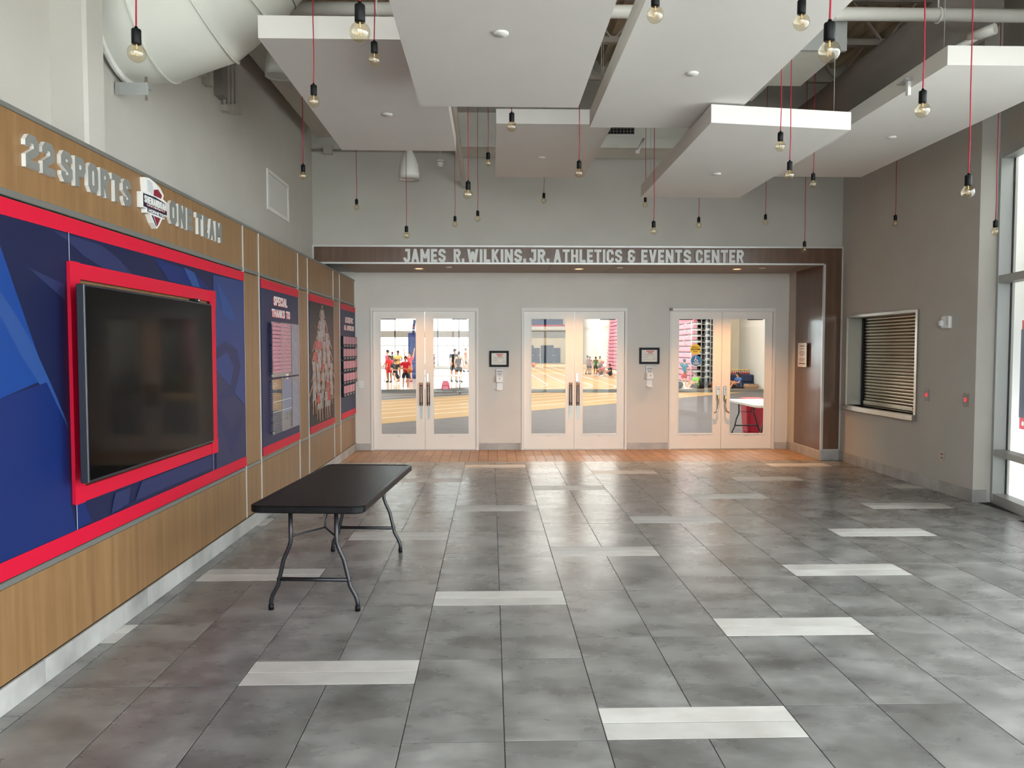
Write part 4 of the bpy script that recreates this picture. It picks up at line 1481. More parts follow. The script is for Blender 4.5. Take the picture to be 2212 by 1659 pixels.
outlet('wall_outlet', 'steel power outlet low on the right wall', (5.52, 9.155, 0.452), (0, 1, 0), (-1, 0, 0), m_chrome)
outlet('control_plate', 'white control plate on the strip beside the first door', (-2.25, 13.3, 1.153), (1, 0, 0), (0, -1, 0), m_plastic, 'switch')
m_ring = mat('red_lit_ring', rgb(230, 40, 50), 0.4, emit=(1, 0.08, 0.1, 1), estr=0.25)
for y, z, lab in ((9.516, 1.18, 'grey push button plate with red ring nearer the shutter'), (8.717, 1.17, 'grey push button plate with red ring nearer the window')):
    t = thing('push_button', lab, 'button', (5.52, y, z), group='door push buttons')
    bx('button_plate', m_trimgrey, t, -0.008, 0, -0.05, 0.05, -0.075, 0.075, 0.002)
    MB().lathe([(0.024, -0.012), (0.024, -0.008), (0.018, -0.008), (0.018, -0.012), (0.024, -0.012)], (0, 0, 0), 20, False, 'x').build('lit_ring', m_ring, t)
    MB().lathe([(0.0, -0.016), (0.013, -0.016), (0.015, -0.008)], (0, 0, 0), 16, False, 'x').build('push_cap', m_pale, t)
t = thing('alarm_strobe', 'white fire alarm strobe on the right wall', 'alarm', (5.52, 9.10, 2.08))
bx('alarm_body', m_plastic, t, -0.045, 0, -0.085, 0.085, -0.075, 0.08, 0.012)
bx('strobe_lens', mat('clear_lens', rgb(222, 226, 230), 0.12, spec=0.9), t, -0.085, -0.045, 0.01, 0.075, -0.05, 0.03, 0.012)
sp = MB()
for i in range(4):
    sp.box(-0.047, -0.044, -0.055, -0.035, -0.03 + i * 0.025, -0.018 + i * 0.025)
sp.build('sounder_slot', m_ductgrey, t)
# plaque on the walnut post
t = thing('plaque', 'small acrylic plaque on standoffs on the walnut post', 'plaque', (5.18, 12.6, 1.46))
bx('plaque_sheet', mat('brushed_plaque', rgb(214, 206, 198), 0.3, metal=0.2), t, 5.178, 5.184, 12.43, 12.775, 1.464, 1.862)
for y in (12.455, 12.75):
    for z in (1.49, 1.835):
        MB().lathe([(0.009, 0), (0.009, 0.04)], (5.176, y, z), 10, True, 'x').build('standoff', m_chrome, t)
mb = MB()
for z, w, hh in ((1.81, .1, .012), (1.765, .09, .008), (1.72, .10, .008), (1.695, .12, .008), (1.67, .10, .008), (1.65, .08, .006), (1.605, .11, .008), (1.583, .12, .008), (1.56, .1, .008), (1.52, .13, .018)):
    mb.box(5.1768, 5.178, 12.6 - w, 12.6 + w, z - hh / 2, z + hh / 2)
mb.build('plaque_print', mat('plaque_ink', rgb(82, 60, 54), 0.6), t)
at_origin(t)

# ================================================================== STEEL SHUTTER WINDOW
t = thing('service_shutter', 'closed steel roll shutter window in the right wall', 'shutter', (5.52, 10.75, SZ0))
m_slat = mat('shutter_slat_steel', rgb(200, 190, 172), 0.3, metal=0.9, var=0.08, vscale=3)
m_jamb = mat('satin_steel_jamb', rgb(176, 174, 166), 0.42, metal=0.6)
bx('frame', m_chrome, t, 5.50, 5.53, SY0 - 0.05, SY1 + 0.03, SZ1, SZ1 + 0.035)
bx('frame', m_chrome, t, 5.50, 5.53, SY0 - 0.05, SY0, SZ0, SZ1)
bx('frame', m_chrome, t, 5.50, 5.53, SY1, SY1 + 0.03, SZ0, SZ1)
bx('jamb', m_jamb, t, 5.52, 5.79, SY1 - 0.006, SY1 + 0.002, SZ0, SZ1)
bx('jamb', m_jamb, t, 5.52, 5.79, SY0 - 0.002, SY0 + 0.006, SZ0, SZ1)
bx('head', m_jamb, t, 5.52, 5.79, SY0, SY1, SZ1 - 0.006, SZ1)
bx('counter', m_chrome, t, 5.455, 5.80, SY0 - 0.05, SY1 + 0.03, SZ0 - 0.075, SZ0, 0.004)
bx('guide_rail', m_black, t, 5.735, 5.80, SY1 - 0.055, SY1, SZ0, SZ1)
bx('guide_rail', m_black, t, 5.735, 5.80, SY0, SY0 + 0.03, SZ0, SZ1)
bx('backing', m_dark, t, 5.79, 5.82, SY0 - 0.1, SY1 + 0.1, SZ0 - 0.1, SZ1 + 0.1)
ns = 27
pz = (SZ1 - SZ0 - 0.07) / ns
slat = None
for i in range(ns):
    z = SZ0 + 0.07 + i * pz
    if slat is None:
        pf = [(0.012, 0.0), (0.0, pz * 0.2), (-0.004, pz * 0.5), (0.0, pz * 0.75), (0.012, pz * 0.88), (0.016, pz * 0.88), (0.016, 0)]
        slat = MB().prism(pf, lambda u, v, d: (u, d, v), SY0 + 0.03, SY1 - 0.055).build('slat', m_slat, t)
        o = slat
    else:
        o = slat.copy()
        COL.objects.link(o)
    o.location = (5.762 - 5.52, -10.75, z - SZ0)
keep = [c_ for c_ in t.children if not c_.name.startswith('slat')]
for ch in keep:
    ch.matrix_parent_inverse = Matrix.Translation(-Vector(t.location))
o = bx('bottom_bar', m_slat, t, 5.748, 5.785, SY0 + 0.03, SY1 - 0.055, SZ0 + 0.012, SZ0 + 0.068)
o.matrix_parent_inverse = Matrix.Translation(-Vector(t.location))
o = bx('warning_label', m_red, t, 5.746, 5.748, 10.1, 10.25, SZ0 + 0.03, SZ0 + 0.06)
o.matrix_parent_inverse = Matrix.Translation(-Vector(t.location))

# ================================================================== SIGN BEYOND THE WINDOW
struct('wall_outside', wbox(-3.2, 2.6, -1.0, -0.72, -0.2, 4.6), m_gymwhite, 'white wall of the neighbouring wing outside the window')
t = thing('outdoor_banner', 'navy banner with red ends seen through the right window', 'banner')
t.location = wp(-0.1, -0.64, 0)
t.rotation_euler = (0, 0, math.atan2(WD.y, WD.x))
bx('banner_cloth', m_navy, t, -0.64, 0.6, -0.02, 0.02, 0.92, 2.0)
bx('banner_end', m_red, t, -0.64, 0.6, -0.012, 0.012, 2.0, 2.11)
bx('banner_end', m_red, t, -0.64, 0.6, -0.012, 0.012, 0.78, 0.92)
for x in (-0.55, -0.2):
    MB().lathe([(0.03, -0.014), (0.03, 0.014)], (x, 0, 0.85), 14, False, 'y').build('white_dot', m_white, t)
for x in (-0.45, 0.45):
    for z in (0.85, 2.05):
        MB().tube([(x, 0.0, z), (x, 0.08, z)], 0.012, 8).build('wall_fixing', m_alu, t)

# ================================================================== GYM BEYOND THE DOORS
m_gymgrey = mat('grey_gym_floor', rgb(90, 84, 84), 0.6, var=0.06, vscale=1.5, spec=0.15)
m_track = mat('tan_track_floor', rgb(172, 140, 96), 0.7, spec=0.15, var=0.03, vscale=1)
m_court = mat('maple_court', rgb(226, 214, 196), 0.16, var=0.03, vscale=1)
m_line = mat('white_line_paint', rgb(236, 234, 220), 0.4)
m_gymwall = mat('gym_wall_paint', rgb(232, 232, 228), 0.7)
m_gymcream = mat('gym_cream_block', rgb(222, 208, 184), 0.7, var=0.03, vscale=2)
m_gymband = mat('gym_grey_band', rgb(150, 146, 142), 0.6)
m_navydoor = mat('navy_door_paint', rgb(38, 48, 78), 0.4)

gf = struct('floor_gym', MB().box(-40, 11.5, 13.5, 100, -0.2, 0.0), m_gymgrey, 'grey sports hall floor beyond the doors')
trk = MB()
trk.prism([(-7.1, 13.55), (11.4, 32.0), (11.4, 99.9), (1.8, 99.9), (1.8, 33.0), (0.0, 30.0), (-16.45, 13.55)], lambda u, v, d: (u, v, d), 0.0, 0.004)
trk.build('running_track', m_track, gf)
crt = MB().prism([(-38, 40), (-26, 15), (-22, 15), (-1.2, 35.5), (0.6, 37.5), (0.6, 68), (-38, 68)], lambda u, v, d: (u, v, d), 0.0, 0.003)
crt.build('court', m_court, gf)
for i in range(8):
    xi, ci = 2.8 + 1.05 * i, 33.2 - 1.55 * i
    yi = xi + ci
    r = 2.2
    path = [(xi, 99)] + [(xi, yi + r)]
    for k in range(1, 7):
        a = k / 7
        p = Vector((xi, yi + r)) * (1 - a) ** 2 + Vector((xi, yi)) * 2 * a * (1 - a) + Vector((xi - r * .7, yi - r * .7)) * a * a
        path.append(tuple(p))
    path += [(xi - r * .7, yi - r * .7), (xi - 24, yi - 24)]
    path = [p for p in path if p[1] > 13.6]
    if path[-1][1] > 13.7 and len(path) > 2 and yi - 24 < 13.6:
        L_ = path[-1]
        path.append((L_[0] - (L_[1] - 13.65), 13.65))
    A, B = offset_poly(path, 0.06, False)
    mb = MB()
    for q in range(len(path) - 1):
        mb.add([(A[q].x, A[q].y, 0.006), (A[q + 1].x, A[q + 1].y, 0.006), (B[q + 1].x, B[q + 1].y, 0.006), (B[q].x, B[q].y, 0.006)], [(0, 1, 2, 3)])
    mb.build('lane_line', m_line, gf)

struct('wall_gym_right', MB().box(11.5, 11.7, 13.5, 100, 0, 10.5), m_gymwall, 'white sports hall wall beyond the third door')
struct('wall_gym_near', MB().box(-40, -2.377, 13.5, 13.7, 0, 10.5).box(5.4, 11.5, 13.3, 13.5, 0, 10.5).box(-2.377, 5.4, 13.5, 13.7, 3.4, 10.5), m_gymwall, 'sports hall side of the door wall')
struct('ceiling_gym', MB().box(-40, 11.7, 13.5, 100.2, 10.5, 10.7), m_white, 'white sports hall ceiling')
struct('wall_gym_left', MB().box(-40.2, -40, 13.5, 100, 0, 10.5), m_gymwall, 'far left sports hall wall')
wf = struct('wall_gym_far', MB().box(1.0, 11.5, 100, 100.2, 0, 10.5), m_gymcream, 'cream end wall of the sports hall')
bx('grey_band', m_gymband, wf, 1.0, 11.5, 99.9, 100, 3.3, 4.2)
bx('white_band', m_gymwall, wf, 1.0, 11.5, 99.6, 100, 4.2, 4.75)
t = thing('end_wall_banner', 'navy banner with red edge high on the far end wall', 'banner', (6.8, 99.9, 4.75))
bx('banner_cloth', m_blueB, t, 4.0, 9.4, 99.85, 99.9, 4.95, 7.5)
bx('banner_edge', m_red, t, 4.0, 9.6, 99.84, 99.9, 4.72, 4.98)
at_origin(t)
for i, (x0, x1, z1) in enumerate(((4.6, 5.55, 2.3), (5.6, 6.35, 1.95), (6.5, 8.15, 2.3), (8.2, 9.05, 1.95))):
    d = struct('door_%d' % (i + 4), MB().box(x0, x1, 99.86, 100, 0, z1), m_navydoor, ['navy door at the left of the far end wall', 'low navy door left of the wide navy door', 'wide navy door in the middle of the far end wall', 'low navy door at the right of the far end wall'][i])
    MB().lathe([(0.06, -0.06), (0.06, 0)], (x0 + 0.1 if i > 2 else x1 - 0.1, 99.86, 1.0), 10, False, 'y').build('door_knob', m_chrome, d)
# glazed far side
gw = struct('window_3', MB().box(-40, 1.0, 70, 70.3, 2.85, 3.45), m_gymband, 'glazed far side of the sports hall with grey band')
for i in range(22):
    x = -39.8 + i * 1.94
    bx('mullion', m_alu, gw, x - 0.05, x + 0.05, 70.0, 70.15, 0.25, 10.5)
for z in (0.12, 2.1, 4.7, 6.6):
    bx('transom', m_alu, gw, -40, 1.0, 70.02, 70.13, z - 0.04, z + 0.05)
bx('kerb', m_gymwall, gw, -40, 1.0, 70, 70.3, 0, 0.25)
bx('pane', m_glassw, gw, -40, 1.0, 70.08, 70.09, 0.25, 10.5)
struct('wall_gym_side', MB().box(0.9, 1.1, 70, 100, 0, 10.5), m_gymwall, 'white wall closing the running track side')

# filler wall beside the bleachers
struct('wall_gym_fin', MB().box(10.75, 11.5, 35.2, 35.4, 0, 9), m_gymcream, 'cream wall section beside the bleacher end')

# ---- bleachers
t = thing('bleachers', 'tall folded pink bleachers along the sports hall wall', 'bleachers', (9.8, 47, 0))
m_seat = mat('rose_bleacher_seat', rgb(226, 120, 148), 0.5)
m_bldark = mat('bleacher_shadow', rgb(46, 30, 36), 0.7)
m_blgrey = mat('bleacher_frame', rgb(206, 206, 202), 0.4, metal=0.2)
for i in range(18):
    z = 0.25 + i * 0.27
    o = 0.02 * i
    bx('seat_row', m_seat, t, 9.05 + o, 9.6 + o, 34.7, 60, z + 0.05, z + 0.27, 0.03)
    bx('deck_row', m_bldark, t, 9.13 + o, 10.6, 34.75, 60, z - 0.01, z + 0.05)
bx('kick_board', m_gymwall, t, 9.0, 9.1, 34.7, 60, 0, 0.24)
for i in range(16):
    z = 0.45 + i * 0.27
    bx('end_bracket', m_blgrey, t, 9.18, 9.55, 34.60, 34.66, z, z + 0.08)
    bx('end_rail', m_blgrey, t, 9.62, 10.72, 34.60, 34.63, z, z + 0.025)
    bx('end_clamp', m_blgrey, t, 9.75, 9.95, 34.57, 34.62, z + 0.04, z + 0.10)
for x in (9.12, 9.58, 9.82, 10.0, 10.18, 10.36, 10.54, 10.72):
    bx('end_post', m_blgrey, t, x - 0.014, x + 0.014, 34.62, 34.66, 0.2, 5.0)
bx('end_panel', mat('dark_understructure', rgb(40, 40, 46), 0.6), t, 9.4, 10.74, 34.70, 34.74, 0.2, 5.0)
for k in range(4):
    z = 1.9 + k * 0.62
    MB().tube([(9.02, 34.7, z), (8.85, 34.72, z + 0.12), (8.78, 34.74, z + 0.36), (9.05, 34.7, z + 0.5)], 0.018, 6).build('hand_rail', m_blgrey, t)
at_origin(t)

# ---- sticker discs on the third door
m_yel = mat('yellow_sticker', rgb(214, 190, 20), 0.4)
m_blu = mat('blue_sticker', rgb(20, 110, 180), 0.4)
t = thing('caution_sticker', 'round yellow caution sticker on the third door glass', 'sticker', (3.588, 13.343, 1.757))
MB().lathe([(0.092, -0.0015), (0.092, 0.0)], (0, 0, 0), 28, False, 'y').build('sticker_disc', m_yel, t)
text_letters('CAUTION', fB, -0.08, 0.08, -0.017, 0.014, -0.0015, -0.003, m_black, t, 0.22, join=True, name='lettering', out=-1)
text_letters('AUTOMATIC', fB, -0.06, 0.06, 0.03, 0.046, -0.0015, -0.003, m_black, t, 0.22, join=True, name='lettering', out=-1)
text_letters('DOOR', fB, -0.035, 0.035, -0.048, -0.032, -0.0015, -0.003, m_black, t, 0.22, join=True, name='lettering', out=-1)
t = thing('access_sticker', 'round blue wheelchair sticker below the yellow one', 'sticker', (3.60, 13.343, 1.557))
MB().lathe([(0.092, -0.0015), (0.092, 0.0)], (0, 0, 0), 28, False, 'y').build('sticker_disc', m_blu, t)
wc = MB()
wc.lathe([(0.0, -0.003), (0.011, -0.003), (0.011, -0.0015)], (-0.004, 0, 0.062), 12, False, 'y')
A, B = offset_poly([(-0.004, 0.048), (-0.004, 0.012), (0.022, 0.012), (0.034, -0.012)], 0.01, False)
for q in range(3):
    wc.prism([A[q], A[q + 1], B[q + 1], B[q]], fB, -0.003, -0.0015)
arc = [(0.002 + 0.03 * math.cos(a), 0.006 + 0.028 * math.sin(a)) for a in [2.0 + k * 0.45 for k in range(9)]]
A, B = offset_poly(arc, 0.008, False)
for q in range(len(arc) - 1):
    wc.prism([A[q], A[q + 1], B[q + 1], B[q]], fB, -0.003, -0.0015)
for zz, w in ((-0.038, 0.055), (-0.05, 0.06), (-0.064, 0.04)):
    wc.box(-w, w, -0.003, -0.0015, zz - 0.003, zz + 0.003)
wc.build('wheelchair_symbol', m_letterw, t)

# ---- gym furniture
folding_table('folding_table', 'white folding table just inside the third door', (5.19, 14.62, 0), 0.0, mat('white_table_plastic', rgb(228, 226, 220), 0.4), m_blackmetal)
folding_table('folding_table', 'white folding table on the court seen through the first door', (-2.0, 30.4, 0), PI / 2 + 0.05, MATS['white_table_plastic'], m_blackmetal)
t = thing('waste_bin', 'red plastic bin under the white table', 'bin', (5.5, 15.88, 0))
m_redbin = mat('red_bin_plastic', rgb(196, 20, 50), 0.4)
bn = MB()
lay_ = []
for z, w, l_ in ((0.0, 0.30, 0.36), (0.04, 0.33, 0.39), (0.72, 0.42, 0.48)):
    lay_.append([(x, y, z) for x, y in rounded_rect(w, l_, 0.06, 4)])
n_ = len(lay_[0])
vs = [p for r_ in lay_ for p in r_]
bn.add(vs, [tuple(reversed(range(n_)))] + [(i * n_ + j, i * n_ + (j + 1) % n_, (i + 1) * n_ + (j + 1) % n_, (i + 1) * n_ + j) for i in range(2) for j in range(n_)])
bn.build('bin_body', m_redbin, t)
MB().prism(rounded_rect(0.45, 0.51, 0.06, 4), lambda u, v, d: (u, v, d), 0.70, 0.735).build('rim', m_redbin, t)
t = thing('crash_mat', 'navy folded crash mat carrying the trophies', 'mat', (11.0, 33.4, 0))
MB().box(-0.62, 0.42, -0.3, 0.3, 0.0, 0.33, 0.03).box(-0.62, 0.42, -0.3, 0.3, 0.335, 0.665, 0.03).build('mat_body', m_navydoor, t)
MB().box(0.42, 0.5, -0.28, 0.28, 0.02, 0.64, 0.02).build('mat_end', m_navydoor, t)
m_gold = mat('trophy_gold', rgb(226, 186, 90), 0.25, metal=0.8)
m_trred = mat('trophy_red_base', rgb(150, 24, 24), 0.4)
tr0 = None
TRL = ['leftmost', 'second from left', 'third from left', 'fourth from left', 'fifth from left', 'fifth from right', 'fourth from right', 'third from right', 'second from right', 'rightmost']
for i in range(10):
    if tr0 is None:
        tr0 = o = thing('trophy', 'small gold trophy with red base in the row on the navy mat', 'trophy', group='trophies on the navy mat')
        MB().lathe([(0.04, 0), (0.04, 0.05), (0.03, 0.06), (0.018, 0.11), (0.0, 0.11)], (0, 0, 0), 12).build('base', m_trred, o)
        MB().lathe([(0.012, 0.11), (0.012, 0.14), (0.03, 0.17), (0.034, 0.22), (0.03, 0.22), (0.0, 0.16)], (0, 0, 0), 12).build('cup', m_gold, o)
    else:
        o = copy_tree(tr0)
    o['label'] = TRL[i] + ' gold trophy in the row on the navy mat'
    o.location = (10.5 + i * 0.093, 33.3, 0.665)
t = thing('duffel_bag', 'dark duffel bag beside the navy mat', 'bag', (11.1, 32.3, 0))
MB().tube([(-0.3, 0, 0.13), (-0.26, 0, 0.15), (0.26, 0, 0.15), (0.3, 0, 0.13)], [0.08, 0.14, 0.14, 0.08], 14).build('bag_body', mat('tan_canvas', rgb(150, 120, 96), 0.8), t)
MB().tube([(-0.1, -0.1, 0.26), (-0.05, -0.12, 0.36), (0.05, -0.12, 0.36), (0.1, -0.1, 0.26)], 0.012, 6).build('bag_handle', m_black, t)
t = thing('backpack', 'pink and red backpack under the court side table', 'bag', (-1.98, 33.2, 0))
MB().prism([(-0.18, 0), (0.18, 0), (0.16, 0.28), (0.1, 0.40), (-0.1, 0.40), (-0.16, 0.28)], fB, -0.1, 0.1).build('bag_body', mat('rose_nylon', rgb(214, 60, 96), 0.6), t)
MB().prism([(-0.13, 0.02), (0.13, 0.02), (0.12, 0.17), (-0.12, 0.17)], fB, -0.14, -0.1).build('bag_pocket', mat('pale_rose_nylon', rgb(240, 150, 175), 0.6), t)
for i, (x, y, cname, c_, lab) in enumerate(((9.35, 33.9, 'black_nylon', rgb(30, 32, 42), 'black bag on the floor below the bleacher end'), (10.0, 33.5, 'maroon_nylon', rgb(110, 40, 48), 'maroon bag on the floor below the bleacher end'), (8.2, 33.6, 'navy_nylon', rgb(36, 40, 62), 'navy bag on the floor at the front of the bleachers'))):
    t = thing('sports_bag', lab, 'bag', (x, y, 0), group='bags by the bleachers')
    MB().tube([(-0.28, 0, 0.14), (-0.22, 0, 0.17), (0.2, 0, 0.17), (0.27, 0, 0.14)], [0.08, 0.16, 0.17, 0.09], 12).build('bag_body', mat(cname, c_, 0.7), t)
    MB().tube([(-0.1, -0.1, 0.3), (-0.05, -0.12, 0.4), (0.05, -0.12, 0.4), (0.1, -0.1, 0.3)], 0.012, 6).build('bag_handle', m_black, t)
# portable basketball goal
t = thing('basketball_goal', 'blue portable basketball goal behind the players', 'goal', (-4.7, 46, 0))
m_goal = mat('goal_blue_padding', rgb(36, 62, 130), 0.5)
bx('goal_base', m_goal, t, -0.45, 0.45, 0, 1.6, 0.02, 0.9, 0.05)
bx('goal_mast', m_goal, t, -0.28, 0.28, 0.0, 0.35, 0.9, 2.75, 0.04)
MB().bar((0, 0.2, 2.7), (0.25, -1.4, 3.4), 0.14, 0.18).build('goal_arm', m_goal, t)
MB().bar((0, 0.9, 0.9), (0.2, -1.2, 3.2), 0.08, 0.1).build('goal_strut', m_goal, t)
bx('backboard', m_glassw, t, -0.65, 1.15, -1.5, -1.47, 2.9, 3.95)
for a in ((-0.65, 1.15, 2.86, 2.92), (-0.65, 1.15, 3.93, 3.99), (-0.68, -0.62, 2.9, 3.95), (1.12, 1.18, 2.9, 3.95)):
    bx('backboard_frame', m_white, t, a[0], a[1], -1.52, -1.45, a[2], a[3])
MB().tube([(0.25 + 0.23 * math.cos(2 * PI * k / 20), -1.8 + 0.23 * math.sin(2 * PI * k / 20), 3.05) for k in range(21)], 0.012, 6).build('rim', mat('orange_rim', rgb(226, 96, 40), 0.5), t)

m_ball = mat('basketball_leather', rgb(206, 108, 48), 0.6)


def ball(label, loc):
    t = thing('basketball', label, 'ball', loc, group='basketballs')
    MB().lathe([(0.0, -0.12)] + [(0.12 * math.sin(PI * k / 12), -0.12 * math.cos(PI * k / 12)) for k in range(1, 12)] + [(0.0, 0.12)], (0, 0, 0), 20).build('ball_skin', m_ball, t)
    for ax in ('z', 'x', 'y'):
        MB().lathe([(0.119, -0.003), (0.1215, 0.0), (0.119, 0.003)], (0, 0, 0), 24, True, ax).build('ball_seam', m_black, t)
    return t


# ================================================================== PEOPLE
m_eye = mat('eye_dark', rgb(30, 24, 22), 0.3)


def skinmesh(verts, edges, radii, name, m, parent, sub=1, root=0):
    me = bpy.data.meshes.new(name)
    me.from_pydata([tuple(v) for v in verts], edges, [])
    o = bpy.data.objects.new(name, me)
    COL.objects.link(o)
    sk = o.modifiers.new('skin', 'SKIN')
    sk.use_smooth_shade = True
    sv = me.skin_vertices[0].data if me.skin_vertices else None
    if sv is None:
        bpy.context.view_layer.objects.active = o
        sv = me.skin_vertices[0].data
    for i, r in enumerate(radii):
        sv[i].radius = (r, r) if not isinstance(r, tuple) else r
        sv[i].use_root = (i == root)
    ss = o.modifiers.new('sub', 'SUBSURF')
    ss.levels = ss.render_levels = sub
    dg = bpy.context.evaluated_depsgraph_get()
    me2 = bpy.data.meshes.new_from_object(o.evaluated_get(dg))
    me2.materials.clear()
    me2.materials.append(m)
    for p in me2.polygons:
        p.use_smooth = True
    bpy.data.objects.remove(o)
    bpy.data.meshes.remove(me)
    o = bpy.data.objects.new(name, me2)
    COL.objects.link(o)
    o.parent = parent
    return o


STAND = dict(pel=(0, 0, .53), ch=(0, 0, .72), nk=(0, 0, .835), hd=(0, -.01, .925),
             sL=(-.115, 0, .80), eL=(-.15, .01, .645), wL=(-.15, -.06, .51), sR=(.115, 0, .80), eR=(.15, .01, .645), wR=(.15, -.06, .51),
             hL=(-.055, 0, .50), kL=(-.065, -.015, .28), aL=(-.07, .01, .045), hR=(.055, 0, .50), kR=(.065, -.015, .28), aR=(.07, .01, .045),
             fL=(-.08, -.09, .02), fR=(.08, -.09, .02))
HOLD = dict(eL=(-.16, .0, .65), wL=(-.06, -.16, .60), eR=(.17, -.02, .65), wR=(.17, -.17, .60))
SIDEBALL = dict(eL=(-.16, .0, .65), wL=(-.02, -.15, .62), eR=(.19, -.02, .65), wR=(.17, -.15, .60))
ARMSUP = dict(eL=(-.17, -.06, .90), wL=(-.14, -.12, 1.06), eR=(.20, -.06, .90), wR=(.26, -.1, 1.06))
WALK = dict(kL=(-.06, -.10, .29), aL=(-.06, -.10, .05), fL=(-.06, -.19, .025), kR=(.06, .0, .28), aR=(.06, .12, .06), fR=(.06, .05, .02))
CROSS = dict(eL=(-.16, -.02, .66), wL=(.02, -.12, .66), eR=(.16, -.02, .66), wR=(-.02, -.13, .69))
KNEEL = dict(pel=(0, .02, .30), ch=(0, -.01, .49), nk=(0, -.03, .60), hd=(0, -.05, .69), sL=(-.115, -.02, .57), sR=(.115, -.02, .57), eL=(-.16, -.06, .43), wL=(-.05, -.18, .42),
             eR=(.17, -.06, .44), wR=(.05, -.20, .43), hL=(-.06, .02, .28), kL=(-.08, -.22, .30), aL=(-.08, -.20, .05), fL=(-.08, -.29, .02), hR=(.06, .02, .28), kR=(.09, -.12, .05), aR=(.09, .12, .05), fR=(.09, .2, .03))
SIT = dict(pel=(0, .05, .08), ch=(0, .03, .27), nk=(0, .0, .38), hd=(0, -.02, .47), sL=(-.115, .02, .35), sR=(.115, .02, .35), eL=(-.16, -.06, .22), wL=(-.08, -.19, .24),
           eR=(.16, -.06, .22), wR=(.06, -.2, .26), hL=(-.06, .03, .08), kL=(-.09, -.20, .24), aL=(-.08, -.30, .04), fL=(-.08, -.39, .02), hR=(.06, .03, .08), kR=(.09, -.2, .24), aR=(.08, -.32, .04), fR=(.08, -.41, .02))
LEAN = dict(ch=(0, -.05, .71), nk=(0, -.09, .82), hd=(0, -.13, .905), sL=(-.115, -.07, .79), sR=(.115, -.07, .79), eL=(-.15, -.1, .64), wL=(-.15, -.17, .53), eR=(.15, -.1, .64), wR=(.13, -.2, .56))


